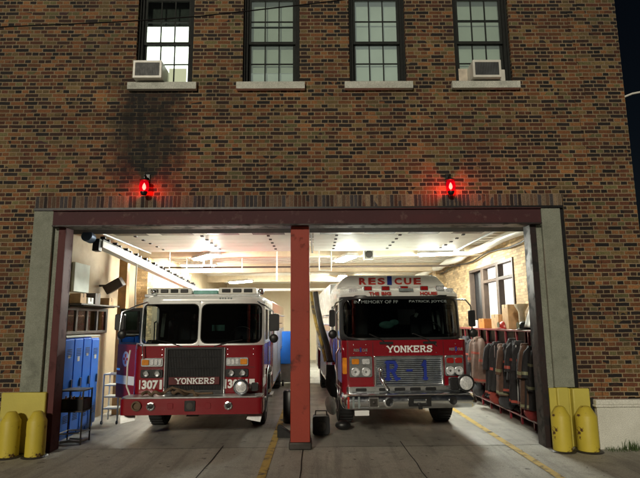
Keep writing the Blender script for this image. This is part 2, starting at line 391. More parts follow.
M_CHROME = mat('chrome', (.88, .92, 1.0), .20, 1.0, var=.10, scale=3, bmp=.35, bscale=6)
M_ALU = mat('brushed_aluminium', (.55, .56, .56), .35, .9, var=.15, scale=9)
M_BLUE = mat('locker_blue', (.025, .20, .82), .4, var=.12, scale=2, dirt=(.03, .14, .55), dirt_amt=.5)
M_TBLUE = mat('royal_blue_letter', (.012, .03, .26), .4)
M_TREDL = mat('red_letter', (.45, .03, .02), .4)
M_GREYL = mat('grey_letter', (.22, .26, .26), .6)
M_AMBER = mat('amber_lens', (.75, .26, .02), .2, coat=.5)
M_REDL = mat('red_lens', (.32, .012, .012), .2, coat=.6)
M_CLEAR = mat('clear_lens', (.80, .84, .88), .25, .35, var=.3, scale=30)
M_GLASS = glass('truck_glass', (.20, .235, .225))
M_WGLASS = glass('window_glass', (.82, .88, .84))
M_SEAT = mat('seat_fabric', (.09, .09, .10), .9)
M_INT = mat('cab_interior', (.025, .027, .028), .7)
M_PAPER = mat('paper_white', (.62, .64, .60), .7)
M_TEAL = mat('teal_panel', (.22, .50, .44), .5)
M_HOSE = mat('tan_hose', (.13, .085, .05), .8, bmp=.3)
M_LAMP = emis('fluorescent_tube', (.96, .99, .89), 560)
M_FIX = mat('fixture_metal', (.75, .74, .70), .4)

# ------------------------------------------------------------------ setting: ground
def sheet(name, x0, x1, y0, y1, z, m):
    return struct(MB().quadmesh([(x0, y0, z), (x1, y0, z), (x1, y1, z), (x0, y1, z)], [(0, 1, 2, 3)]).build(name, m, smooth=False))
sheet('ground', -400, 400, -400, 400, -.02, M_STREET)
sheet('apron', -14, 14, -16, .25, -.004, M_APRON)
sheet('garage_floor', -5.0, 4.75, .25, 20, 0, M_FLOOR)
def strip(name, pts, wdt, z, m):
    mb = MB(); L = []
    for i, p in enumerate(pts):
        a = Vector(pts[max(0, i-1)]); b = Vector(pts[min(len(pts)-1, i+1)]); d = (b-a).normalized(); n = Vector((-d.y, d.x))
        L.append((p[0]+n.x*wdt/2, p[1]+n.y*wdt/2, z)); L.append((p[0]-n.x*wdt/2, p[1]-n.y*wdt/2, z))
    mb.quadmesh(L, [(2*i, 2*i+1, 2*i+3, 2*i+2) for i in range(len(pts)-1)])
    return struct(mb.build(name, m, smooth=False))
strip('painted_floor_line', [(-.76, -3.2), (-.76, -1), (-.755, 2), (-.75, 12)], .12, .004, M_LINE)
strip('painted_floor_line', [(3.28, -3.2), (3.28, -1), (3.29, 3), (3.29, 12)], .12, .004, M_LINE)
M_GAP = mat('joint_gap', (.012, .011, .010), .9)
for a, b in (((-.22, -5), (-.22, .2)), ((1.49, -5), (1.49, .6)), ((-1.72, -5), (-1.6, .4)), ((3.2, -5), (4.6, -5))):
    pts = [(a[0]+(b[0]-a[0])*k/12+random.uniform(-.012, .012), a[1]+(b[1]-a[1])*k/12) for k in range(13)]
    strip('expansion_joint', pts, .016, .002, M_GAP)

# ------------------------------------------------------------------ fire station
ST = thing('fire_station', 'brown brick fire station with two open truck bays and four upstairs windows', 'fire station')
WC = [-2.79, -.80, 1.19, 3.17]; WH = .53; WZ0, WZ1, WM = 6.47, 8.34, 7.34
holes = [(c-WH, c+WH, WZ0, WZ1) for c in WC] + [(-4.96, 4.44, -1, 4.33)]
MB().wall(-12, 5.25, -.2, 10.2, 0, .32, holes).build('facade_wall', B_FACADE, ST, smooth=False)
# toothed corner pilaster, 12 mm proud of the wall
mb = MB(); z = .80; i = 0
while z < 10.2:
    h = .0747*(4 if i % 2 else 5); z2 = min(10.2, z+h); dx = (.0, .125, .06, .20, .1)[(i*3) % 5]
    mb.box(4.82+dx, 5.75, -.014, .318, z, z2); z = z2; i += 1
mb.build('corner_pilaster', B_FACADE, ST, smooth=False)
# projecting course line above the lamps
MB().box(-12, 5.26, -.005, .01, 5.84, 5.872).build('belt_course', B_FACADE, ST, smooth=False)
# side and rear walls, roof, upper rooms
for bx in ((5.43, 5.745, .32, 20.6), (-12, -11.7, .32, 20.6), (-11.7, 5.43, 20.3, 20.6)): MB().box(*bx, -.2, 10.2).build('outer_wall', B_FACADE, ST, smooth=False)
MB().box(-11.7, 5.43, .32, 20.3, 9.7, 9.85).build('roof', M_DKSTEEL, ST, smooth=False)
MB().box(-12.03, 5.79, -.05, .35, 10.2, 10.32).build('coping', M_SILL, ST, smooth=False)
MB().box(-11.7, 5.43, .32, 20.3, 4.6, 4.8).build('upper_floor', M_CREAM, ST, smooth=False)
MB().box(-11.7, 5.43, 3.6, 3.7, 4.8, 9.7).build('upstairs_partition', M_CREAM, ST, smooth=False)
for x in (-1.8, .2, 2.2): MB().box(x-.05, x+.05, .32, 3.6, 4.8, 9.7).build('upstairs_partition', M_CREAM, ST, smooth=False)
# soldier course over the lintel
MB().box(-4.96, 4.42, -.004, .3, 4.115, 4.33).build('soldier_course', B_SOLD, ST, smooth=False)
# lintel beam: channel with top flange
mb = MB(); mb.box(-4.60, 4.0, -.05, .02, 3.80, 4.05); mb.box(-4.60, 4.0, -.085, .0, 4.05, 4.068); 
mb.box(-4.60, 4.0, .12, .24, 3.80, 4.05)
mb.build('lintel_beam', M_BEAM, ST, bevel=.004)
MB().box(-4.96, 4.42, -.03, .3, 4.07, 4.114).build('lintel_shadow_strip', M_BLACK, ST, smooth=False)  # black strip stands in for the shadow line above the beam
MB().box(-4.60, 4.0, -.075, .24, 3.772, 3.80).build('shaded_beam_flange', M_JAMBD, ST, bevel=.003)  # beam underside coloured dark for the shadow band below the lintel
# piers
for s, (a, b) in ((-1, (-4.96, -4.61)), (1, (4.03, 4.37))):
    mb = MB(); mb.box(a, b, -.012, .32, .97, 4.066)
    mb.build('concrete_pier', M_PIER, ST, bevel=.012)
MB().box(-4.61, -4.50, .05, .32, .0, 3.78).build('jamb_reveal', M_PIER, ST, smooth=False)
MB().box(3.93, 4.03, .05, .32, .0, 3.78).build('jamb_reveal', M_PIER, ST, smooth=False)
MB().box(4.37, 4.44, .02, .3, .97, 4.066).build('pier_shadow_strip', M_BLACK, ST, smooth=False)  # black strip stands in for the shaded recess beside the pier
# steel door jambs
for a, b, c in ((-4.52, -4.395, -4.44), (3.82, 3.93, 3.79)):
    mb = MB(); mb.box(a, b, .03, .05, 0, 3.78); mb.box(min(a, b), max(a, b), .30, .32, 0, 3.78)
    if a < 0: mb.box(b-.02, b, .05, .32, 0, 3.78)
    else: mb.box(a, a+.02, .05, .32, 0, 3.78)
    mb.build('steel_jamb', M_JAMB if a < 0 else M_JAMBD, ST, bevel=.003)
# yellow painted pier feet
mb = MB(); mb.box(-5.24, -4.50, -.03, .3, 0, .97); mb.build('yellow_pier_base', M_YELFLAT, ST, bevel=.02)
mb = MB(); mb.box(4.05, 4.25, -.03, .3, 0, .97); mb.box(4.31, 4.60, -.03, .3, 0, .955); mb.box(4.25, 4.31, .04, .3, 0, .96); mb.build('yellow_pier_base', M_YELFLAT, ST, bevel=.02)
mb = MB(); mb.box(3.935, 4.05, .02, .049, 0, .96); mb.build('yellow_pier_base', M_YELFLAT, ST)
# stone plinth at the right
mb = MB(); mb.box(4.66, 5.80, -.10, .0, -.1, .66); mb.box(4.63, 5.84, -.135, .0, .66, .70); mb.box(4.645, 5.82, -.12, 0, .70, .78)
mb.build('stone_plinth', M_PLINTH, ST, bevel=.012)
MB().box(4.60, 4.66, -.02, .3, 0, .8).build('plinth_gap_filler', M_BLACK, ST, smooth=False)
mb = MB(); mb.box(-12, -5.24, -.004, 0.0, .0, .0001); mb.b.free()
# centre column: box section with foot
mb = MB(); mb.box(-.435, -.105, .06, .40, .10, 3.78); mb.build('centre_column', M_COL, ST, bevel=.012)
mb = MB(); mb.box(-.46, -.08, .03, .43, 0, .12); mb.build('column_footing', M_DKSTEEL, ST, bevel=.02)

# upstairs windows
def window(k, c):
    fr = MB(); x0, x1 = c-WH, c+WH
    fr.wall(x0, x1, WZ0, WZ1, .10, .24, [(x0+.085, x1-.085, WZ0+.05, WZ1-.07)])
    fr.box(x0+.0, x0+.04, .06, .10, WZ0, WZ1); fr.box(x1-.04, x1, .06, .10, WZ0, WZ1)
    F = fr.build('window', M_WINF, ST, bevel=.006)
    a, b = x0+.088, x1-.088
    low = (WZ0+.055, WM+.02); upw = (WM-.02, WZ1-.075)
    if k == 3: pass
    for nm, (za, zb), yy in (('lower_sash', low, .175), ('upper_sash', upw, .135)):
        m = MB(); m.wall(a, b, za, zb, yy, yy+.035, [(a+.045, b-.045, za+.055, zb-.045)])
        for q in (1, 2):
            xx = a+.045+(b-a-.09)*q/3; m.box(xx-.011, xx+.011, yy+.006, yy+.03, za+.055, zb-.045)
        zz = (za+zb)/2; m.box(a+.045, b-.045, yy+.008, yy+.028, zz-.011, zz+.011)
        m.build(nm, M_MUNTIN, F)
        g = MB(); g.box(a+.046, b-.046, yy+.015, yy+.019, za+.056, zb-.046); g.build('glass_pane', M_WGLASS, F, smooth=False)
    sl = MB(); sl.box(x0-.10, x1+.10, -.09, .12, WZ0-.15, WZ0-.012); sl.box(x0, x1, -.03, .12, WZ0-.012, WZ0)
    sl.build('sill', M_SILL, F, bevel=.015)
    # shade / room behind
    if k == 0:
        m = MB(); m.wall(a-.02, b+.02, WZ0, WM+.45, .30, .304, [(a+.45, b-.10, WZ0+.0, WM-.42)]); m.build('lit_shade', M_LITROOM, F, smooth=False)
        MB().box(a-.02, b+.02, .312, .316, WZ0, WM-.1).build('inner_curtain', M_LITROOM2, F, smooth=False)
        MB().box(a-.02, b+.02, .29, .296, WM+.47, WZ1).build('roller_shade', M_INT, F, smooth=False)
    elif k == 1:
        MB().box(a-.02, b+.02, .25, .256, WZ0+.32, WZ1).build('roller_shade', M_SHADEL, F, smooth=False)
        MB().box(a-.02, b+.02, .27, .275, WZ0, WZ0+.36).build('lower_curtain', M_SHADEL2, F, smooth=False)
        MB().box(a-.02, b+.02, .235, .249, WZ1-.62, WZ1-.60).build('shade_hem', M_WINF, F, smooth=False)
    elif k == 2:
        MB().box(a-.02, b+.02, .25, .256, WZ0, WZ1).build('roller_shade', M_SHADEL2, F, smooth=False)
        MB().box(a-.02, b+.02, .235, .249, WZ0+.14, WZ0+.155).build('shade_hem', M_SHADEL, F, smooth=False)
    else:
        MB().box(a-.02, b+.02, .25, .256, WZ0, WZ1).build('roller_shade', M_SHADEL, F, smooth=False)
        MB().box(a-.02, b+.02, .235, .245, WZ1-.50, WZ1-.46).build('shade_hem', M_WINF, F, smooth=False)
    return F
for k, c in enumerate(WC): window(k, c)

# ------------------------------------------------------------------ garage interior
XL, XR, YB, ZC = -5.0, 4.75, 20.0, 4.25
mb = MB(); mb.wall(.32, YB, 0, ZC+.3, XL-.2, XL, [], 'X')
mb.build('garage_left_wall', mat('left_wall_tan', (.42, .33, .21), .75, var=.12, scale=1.4, dirt=(.22, .16, .10), dirt_amt=.6), ST, smooth=False)
mb = MB(); mb.wall(.32, YB, 0, ZC+.3, XR, XR+.2, [(3.25, 6.75, 1.95, 3.60)], 'X')
mb.build('garage_right_wall', B_INT, ST, smooth=False)
MB().box(XL, XR, YB, YB+.2, 0, ZC+.3).build('garage_back_wall', M_CREAM, ST, smooth=False)
MB().box(XL, XR, .345, YB, ZC, ZC+.1).build('garage_ceiling', M_CEIL, ST, smooth=False)
MB().box(-4.95, 4.7, .345, .86, 3.80, ZC-.01).build('head_shadow_box', mat('shadow_black', (.006, .006, .006), .9), ST, smooth=False)  # black box stands in for the shade between lintel and raised doors
for y in (5.6, 10.2, 14.8): MB().box(XL, XR, y-.12, y+.12, ZC-.32, ZC-.002).build('ceiling_beam', M_BEAMC, ST, bevel=.01)
for x in (-2.9, 2.0):
    m = MB()
    for q in range(44): m.box(XL if x < 0 else -.2, -.25 if x < 0 else XR, .5+q*.44, .53+q*.44, ZC-.035, ZC-.001)
    m.build('ceiling_batten', M_CEIL, ST, smooth=False)
for x, y in ((-4.83, 5.6), (-4.83, 10.2), (4.6, 10.2), (4.6, 14.8)):
    MB().box(x-.16, x+.16, y-.25, y+.25, 0, ZC-.33).build('brick_pilaster', B_INT, ST, smooth=False)
# left wall glazed cupboard window
m = MB(); m.wall(1.35, 3.45, 1.88, 2.44, XL+.001, XL+.05, [(1.42+.50*i, 1.42+.50*i+.42, 1.94, 2.37) for i in range(4)], 'X'); lw = m.build('side_window', M_WOOD, ST, bevel=.006)
MB().box(XL+.02, XL+.026, 1.4, 3.4, 1.9, 2.40).build('glass_pane', M_WGLASS, lw, smooth=False)
MB().box(XL+.004, XL+.012, 1.37, 3.43, 1.90, 2.42).build('pale_blind', M_SHADE2, lw, smooth=False)
# right wall window to the lit room
m = MB(); m.wall(3.25, 6.75, 1.95, 3.60, XR-.03, XR+.12, [(3.33, 4.25, 2.0, 3.12), (4.43, 5.45, 2.0, 3.12), (5.65, 6.67, 2.0, 3.52), (3.33, 4.25, 3.2, 3.52), (4.43, 5.45, 3.2, 3.52)], 'X')
rw = m.build('side_window', M_WOOD, ST, bevel=.008)
MB().box(XR+.13, XR+.14, 3.28, 5.5, 1.97, 3.58).build('lit_pane', emis('lit_office_pane', (1, .95, .84), 1.6), rw, smooth=False)
MB().box(XR+.13, XR+.14, 5.52, 6.72, 1.97, 3.58).build('dark_pane', M_BLACK, rw, smooth=False)
MB().box(XR-.10, XR-.03, 3.15, 6.85, 1.87, 1.95).build('ledge', M_TAN, rw, smooth=False)
# insulated pipe run along the right wall
m = MB()
pts = [(XR-.28+.03*math.sin(q*2.1), .4+q*.7, 4.02+.03*math.cos(q*1.7)) for q in range(24)]; m.loft(pts, .10, 12)
m.build('wall_duct', M_PIPEW, ST)
m = MB(); m.loft([(XR-.10, .4+q*.7, 3.86+.05*math.sin(q*1.3)) for q in range(24)], .022, 8); m.build('wall_cable', M_BLACK, ST)

# raised sectional doors under the ceiling
def overhead_door(x0, x1):
    fr = MB(); z = 3.93
    ys = [.90+.50*i for i in range(8)]
    for ya, yb in zip(ys, ys[1:]): fr.box(x0, x1, ya+.006, yb-.006, z, z+.045)
    D = fr.build('overhead_door', M_DOORW, ST, bevel=.004)
    n = 4; wd = (x1-x0)/n
    for i in range(n): MB().box(x0+wd*i+.14, x0+wd*(i+1)-.14, ys[1]+.10, ys[2]-.10, z-.004, z+.01).build('door_light', M_BLACK, D, smooth=False)
    for ya in ys[2:-1]:
        for i in range(3):
            xx = x0+.5+(x1-x0-1.0)*i/2; MB().box(xx-.03, xx+.03, ya-.045, ya+.045, z-.022, z).build('hinge', M_DKSTEEL, D, smooth=False)
    for xx in (x0-.04, x1+.04): MB().box(xx-.02, xx+.02, .87, 4.6, z-.03, z+.05).build('door_track', M_STEEL, D, smooth=False)
overhead_door(-4.33, -.50); overhead_door(-.04, 3.68)

# ceiling lights
def ceiling_light(loc, label, rz=0):
    t = thing('ceiling_light', label, 'ceiling light', loc, rz, 'strip lights under the garage ceiling')
    m = MB(); m.prism([(-.20, 0), (.20, 0), (.14, .09), (-.14, .09)], 'Y', -.62, .62); m.build('housing', M_FIX, t)
    for x in (-.10, 0, .10): MB().cyl((x, -.58, -.022), (x, .58, -.022), .022, n=10).build('tube', M_LAMP, t)
    m = MB(); m.cyl((0, -.4, .09), (0, -.4, .12), .01); m.cyl((0, .4, .09), (0, .4, .12), .01); m.build('hanger', M_STEEL, t)
    return t
L1 = ceiling_light((-2.98, 4.95, 3.86), 'glaring strip light over the left bay, nearer of its pair', R(35))
dup(L1, (-3.15, 12.6, 3.78), R(50), 'small glaring strip light just above the roof light bar of the left engine')
dup(L1, (.86, 5.5, 3.86), R(15), 'biggest brightest strip light, above the rescue truck beside the column')
dup(L1, (3.45, 5.0, 3.92), R(75), 'strip light near the right wall window, right of the rescue truck roof')
dup(L1, (1.2, 14.0, 4.08), R(0), 'added unseen fill strip light far back behind the rescue truck roof')  # hidden extra fixture, added as fill light behind the trucks
dup(L1, (-4.1, 9.0, 4.08), R(90), 'added fill strip light against the left wall, deep behind the lockers')  # extra fixture, added as fill light for the left side

# ------------------------------------------------------------------ fire engines
def wheel(parent, x, y, side, r=.52, wd=.30):
    m = MB(); m.lathe([(r*.55, -wd/2), (r*.93, -wd/2), (r, -wd/2+.05), (r, wd/2-.05), (r*.93, wd/2), (r*.55, wd/2)], (x, y, r), 'X', 36)
    for k in range(36):
        a = 2*math.pi*k/36; c = (x, y+math.cos(a)*r, r+math.sin(a)*r)
        m.obox(c, (wd*.84, .035, .022), Matrix.Rotation(a-math.pi/2, 3, 'X'))
    W = m.build('wheel', M_RUBBER, parent)
    m = MB(); o = side*wd/2
    m.lathe([(.02, o-side*.02), (.10, o-side*.0), (.12, o-side*.08), (r*.52, o-side*.10), (r*.57, o+side*.005), (r*.57, o-side*.2)], (x, y, r), 'X', 28)
    m.build('rim', M_ALU, W)
HW = 1.21
def ffun(x, z, zb, zt):           # front surface of the cab upper: raked and wrapped at the corners
    u = max(0.0, (abs(x)-.72)/(HW-.72))
    return .03+.085*(z-zb)/(zt-zb)+.34*u**2.4
def resample(loop, n):
    P = [Vector((a, b)) for a, b in loop]; L = [0]
    for i in range(len(P)): L.append(L[-1]+(P[(i+1) % len(P)]-P[i]).length)
    out = []
    for k in range(n):
        d = L[-1]*k/n
        i = max(j for j in range(len(P)) if L[j] <= d+1e-9); s = (d-L[i])/max(1e-9, L[i+1]-L[i]); q = P[i].lerp(P[(i+1) % len(P)], s); out.append((q.x, q.y))
    return out
def align(loop, c, n=96):          # points by angle around c so that two loops correspond
    P = [Vector((a, b))-Vector(c) for a, b in loop]; out = []
    for k in range(n):
        a = 2*math.pi*k/n; d = Vector((math.cos(a), math.sin(a))); best = None
        for i in range(len(P)):
            p, q = P[i], P[(i+1) % len(P)]; e = q-p; den = d.x*e.y-d.y*e.x
            if abs(den) < 1e-9: continue
            t = (p.x*e.y-p.y*e.x)/den; s = (p.x*d.y-p.y*d.x)/den
            if t > 0 and -1e-6 <= s <= 1+1e-6 and (best is None or t > best): best = t
        out.append((c[0]+d.x*best, c[1]+d.y*best))
    return out
def cab_front(T, zb, zt, panes, mframe, orad=.04, topcap=None):
    m = MB(); G = []
    for (a, b, outer, rad) in panes:
        c = ((a+b)/2, (zb+zt)/2)
        oo = align(rrect(*outer, orad), c); ii = align(rrect(a, b, zb+.03, zt-.04, rad), c)
        mid = [((p[0]+q[0])/2, (p[1]+q[1])/2) for p, q in zip(oo, ii)]
        f = lambda l, d=0: [(x, ffun(x, z, zb, zt)+d, z) for x, z in l]
        m.rings([f(oo), f(mid, -.004), f(ii), f(ii, .05)])
        g = MB(); loops = []
        for s in (1.0, .97, .9, .8, .65, .5, .35, .2, .08): loops.append([(c[0]+(x-c[0])*s, ffun(c[0]+(x-c[0])*s, c[1]+(z-c[1])*s, zb, zt)+.02, c[1]+(z-c[1])*s) for x, z in ii])
        g.rings(loops, cap=True); G.append(g)
        r = MB(); r.rings([f(ii, -.002), [(c[0]+(x-c[0])*.975, ffun(c[0]+(x-c[0])*.975, c[1]+(z-c[1])*.96, zb, zt)+.004, c[1]+(z-c[1])*.96) for x, z in ii]]); G.append(r)
    F = m.build('windscreen_frame', mframe, T, smooth=True)
    for i, g in enumerate(G):
        if i % 2 == 0: g.build('windscreen', M_GLASS, T)
        else: g.build('windscreen_seal', M_RUBBER, F)
def side_wall_mesh(x, s, holes, y0, y1, z0, z1):
    return MB().wall(y0, y1, z0, z1, x if s > 0 else x, x-s*.05, holes, 'X')
def mirror(T, pts, head, conv, side):
    m = MB(); m.loft(pts, .016, 8); M_ = m.build('mirror_arm', M_CHROME, T)
    m = MB(); m.prism(rrect(head[0], head[1], head[3], head[4], .03), 'Y', head[2]-.03, head[2]+.06); m.build('mirror_head', M_BLACK, M_, bevel=.01)
    m = MB(); m.sphere(conv, .085, 1, .5, 1, 16); m.build('convex_mirror', M_BLACK, M_)
def octlamp(m, x, y, z, r): m.lathe([(r, 0), (r, -.03), (r*.75, -.035), (r*.7, -.01)], (x, y, z), 'Y', 8)

def engine_common(T, zb, zt, front_mat, upper_mat, left_open, cab_len=2.7, roof_z=None):
    # lower cab: rounded front, wheel arches, rear part
    m = MB()
    m.prism(rrect(-HW, HW, 0, .80, [.14, 0.001, 0.001, .14], 5), 'Z', .62, zb)
    m.box(-HW, HW, .80, 2.05, 1.16, zb-.003); m.box(-HW+.001, HW-.001, 2.05, cab_len, .5, zb-.001)
    m.box(-HW+.34, HW-.34, .80, 2.05, .45, 1.17)
    B = m.build('cab_body', front_mat, T, bevel=.01)
    for s in (-1, 1):
        m = MB(); pr = []
        ring = [[(s*(HW+.02)+dx, 1.42+math.cos(a)*r, .54+math.sin(a)*r) for a in [math.pi*k/20 for k in range(21)]] for dx, r in ((-.0*s, .66), (.0, .60), (-s*.3, .60))]
        m.rings(ring, close=False); m.build('wheel_arch', M_CHROME if front_mat else M_CHROME, B, solid=.012)
        wheel(T, s*(HW-.18), 1.42, s)
        for yy in (7.2,): wheel(T, s*(HW-.18), yy, s); 
        # door seams, step, handles, stripe
        xs = s*(HW+.003)
        if not (left_open and s < 0):
            m = MB(); m.box(min(xs, xs-s*.01), max(xs, xs-s*.01), .02+.20, .80, 1.40, 1.405)
        for yy in (.30, 1.36, 1.46, 2.6): MB().box(min(xs, xs-s*.006), max(xs, xs-s*.006), yy, yy+.008, .66 if yy < .7 or yy > 2 else 1.2, zb).build('door_seam', M_BLACK, B, smooth=False)
        m = MB(); m.loft([(xs, 1.50, 1.0), (xs+s*.06, 1.50, 1.05), (xs+s*.06, 1.50, 2.1), (xs, 1.50, 2.15)], .016, 8); m.build('grab_rail', M_CHROME, B)
        m = MB(); m.box(min(s*(HW-.1), s*(HW+.06)), max(s*(HW-.1), s*(HW+.06)), 2.08, 2.66, .42, .48); m.build('side_step', M_ALU, B, bevel=.006)
    # upper cab side walls with window openings
    for s in (-1, 1):
        hs = [(.62, 1.36, zb+.06, zt-.14), (1.55, 2.35, zb+.06, zt-.14)]
        if left_open and s < 0: hs = [(.55, 1.42, zb-.0, zt-.06), (1.55, 2.35, zb+.06, zt-.14)]
        U = side_wall_mesh(s*HW, s, hs, .46, cab_len, zb, zt).build('cab_side', upper_mat, T, bevel=.006)
        for h in hs[1 if (left_open and s < 0) else 0:]:
            MB().box(min(s*(HW-.03), s*(HW-.035)), max(s*(HW-.03), s*(HW-.035)), h[0], h[1], h[2], h[3]).build('side_window', M_GLASS, U, smooth=False)
    m = MB(); m.wall(-HW+.052, HW-.052, zb, zt, cab_len-.05, cab_len-.002, [(-.9, -.45, zb+.25, zt-.2), (.45, .9, zb+.25, zt-.2)]); m.build('cab_rear_wall', M_INT, T, smooth=False)
    # interior
    m = MB(); m.prism([(.20, zb-.1), (.60, zb-.1), (.60, zb+.05), (.40, zb+.10), (.22, zb+.02)], 'X', -1.08, 1.08)
    m.box(-.30, .30, .6, 1.9, zb-.1, zb+.06); D = m.build('dashboard', M_INT, T, bevel=.02)
    for x in (-.72, .72):
        m = MB(); m.box(x-.25, x+.25, 1.05, 1.5, zb-.25, zb-.12); m.prism(rrect(x-.24, x+.24, zb-.15, zb+.50, .08), 'Y', 1.45, 1.56); sx = m.build('seat', M_SEAT, T, bevel=.02)
        m = MB(); m.prism(rrect(x-.12, x+.12, zb+.50, zb+.66, .05), 'Y', 1.46, 1.54); m.build('headrest', M_SEAT, sx, bevel=.01)
    m = MB(); 
    c = Vector((.72, .74, zb+.14)); rg = []
    pts = [c+Vector((math.cos(2*math.pi*k/24)*.22, math.sin(2*math.pi*k/24)*.10, math.sin(2*math.pi*k/24)*.20)) for k in range(25)]
    m.loft(pts, .014, 8); m.cyl(c, (.72, .55, zb-.05), .025); m.build('steering_wheel', M_BLACK, T)
    return B

def body_rear(T, y0, y1, z1, low_mat, up_mat, zsplit):
    m = MB(); m.box(-HW, HW, y0, 6.55, .52, zsplit); m.box(-HW, HW, 6.55, 7.85, 1.17, zsplit-.001); m.box(-HW, HW, 7.85, y1, .52, zsplit)
    m.box(-HW+.35, HW-.35, 6.5, 7.9, .5, 1.2)
    B = m.build('body', low_mat, T, bevel=.015)
    m = MB(); m.box(-HW+.004, HW-.004, y0, y1, zsplit+.001, z1); m.build('upper_body', up_mat, T, bevel=.04, seg=3)
    for s in (-1, 1):
        xs = s*(HW+.002)
        for a, b, za in ((y0+.12, 4.55, .6), (4.7, 6.4, .6), (6.6, 7.8, 1.25), (7.95, y1-.12, .6)):
            m = MB(); zt = zsplit-.12; k = 0; zz = za
            while zz < zt-.03: m.box(min(xs, xs+s*.012), max(xs, xs+s*.012), a, b, zz, zz+.05); zz += .055
            C = m.build('shutter_door', M_ALU, B, smooth=False)
            m = MB(); m.cyl((xs+s*.03, a+.08, za+.06), (xs+s*.03, b-.08, za+.06), .012); m.build('handle_bar', M_CHROME, C)
        m = MB(); m.loft([(xs+s*.0, y0+.2, zsplit+.25), (xs+s*.07, y0+.22, zsplit+.25), (xs+s*.07, y1-.22, zsplit+.25), (xs, y1-.2, zsplit+.25)], .018, 8); m.build('hand_rail', M_CHROME, B)
    return B

# ---- left engine: twin-pane cab with black radiator
ZB, ZT = 1.67, 2.50
T1 = thing('fire_engine', 'red fire engine numbered 307 with divided windscreen and red bumper in the left bay', 'fire engine', (-2.22, .98, 0), R(1.0), 'fire trucks parked in the bays')
B1 = engine_common(T1, ZB, ZT, M_TRED, M_TWHITE, True)
cab_front(T1, ZB, ZT, [(-1.17, -.022, (-HW, 0, ZB-.03, ZT+.02), .10), (.022, 1.17, (0, HW, ZB-.03, ZT+.02), .12)], M_TWHITE)
# white roof cap, arched at the front
m = MB(); pl = [(x, ffun(x, ZT, ZB, ZT)-.01) for x in [HW-2*HW*k/24 for k in range(25)]]
pl = [(-HW, 2.7)]+[(x, y) for x, y in reversed(pl)]+[(HW, 2.7)]
A = [(x, y, ZT-.0) for x, y in pl]; c0 = (0, 1.5)
def inset(s, z): return [(x*s, c0[1]+(y-c0[1])*s, z) for x, y in pl]
m.rings([A, inset(1.0, ZT+.05), inset(.985, ZT+.09), inset(.95, ZT+.115), inset(.8, ZT+.13), inset(.4, ZT+.14)], cap=True)
RF = m.build('cab_roof', M_TWHITE, T1)
for x in (.36, .41, .46, .52, .57): MB().box(x, x+.03, .10, .13, ZT+.045, ZT+.075).build('roof_badge', M_GREYL, RF, smooth=False)
body_rear(T1, 2.78, 8.9, 2.62, M_TRED, M_TRED, 2.05)
# roof light bar
LB = MB(); LB.box(-1.16, 1.10, .34, .60, ZT+.10, ZT+.16); LB = LB.build('light_bar', M_STEEL, T1, bevel=.01)
for a, b in ((-1.10, -.22), (.30, 1.05)):
    m = MB(); m.prism(rrect(a, b, ZT+.15, ZT+.28, .03), 'Y', .32, .62); P_ = m.build('lamp_housing', M_PIPEW, LB, bevel=.01)
    n = 4 if a < 0 else 3
    for i in range(n):
        q = a+.05+(b-a-.1)*i/n; MB().box(q+.02, q+(b-a-.1)/n-.03, .30, .33, ZT+.185, ZT+.255).build('warning_lamp', M_BLACK if i % 2 else M_INT, LB, bevel=.008)
MB().box(-.2, .28, .36, .56, ZT+.15, ZT+.235).build('light_bar_centre', M_TEAL, LB, bevel=.02)
for x in (-.96, 1.14): MB().sphere((x, .33, ZT+.2), .07).build('beacon_lamp', M_CHROME, LB)
for x in (-.8, -.2, .45, .95): MB().cyl((x, .47, ZT+.06), (x, .47, ZT+.12), .02).build('bar_foot', M_STEEL, LB)
# front panels: red with black radiator between
m = MB(); m.wall(-.60, .49, .80, ZB-.03, -.035, .01, [(-.55, .44, .86, ZB-.07)]); GR = m.build('grille', M_BLACK, T1, bevel=.006)
MB().box(-.55, .44, -.006, .005, .86, ZB-.07).build('radiator_core', mat('radiator_black', (.008, .008, .009), .6), GR, smooth=False)
m = MB()
for i in range(34): m.box(-.55+i*.0295, -.55+i*.0295+.008, -.022, -.006, .86, ZB-.07)
for zz in (1.06, 1.26, 1.46): m.box(-.55, .44, -.028, -.012, zz, zz+.012)
m.build('grille_mesh', mat('mesh_black', (.02, .02, .022), .85), GR, smooth=False)
for x in (-.615, .492): MB().box(x, x+.013, -.03, .0, .80, ZB-.04).build('chrome_trim', M_CHROME, GR)
MB().box(-.52, .42, -.046, -.03, .96, 1.10).build('name_plate', mat('dark_red_plate', (.09, .008, .01), .4), GR, bevel=.004)
slab('YONKERS', -.385, .33, .98, 1.08, -.05, M_STRIPE, GR, 'name_lettering', th=.22)
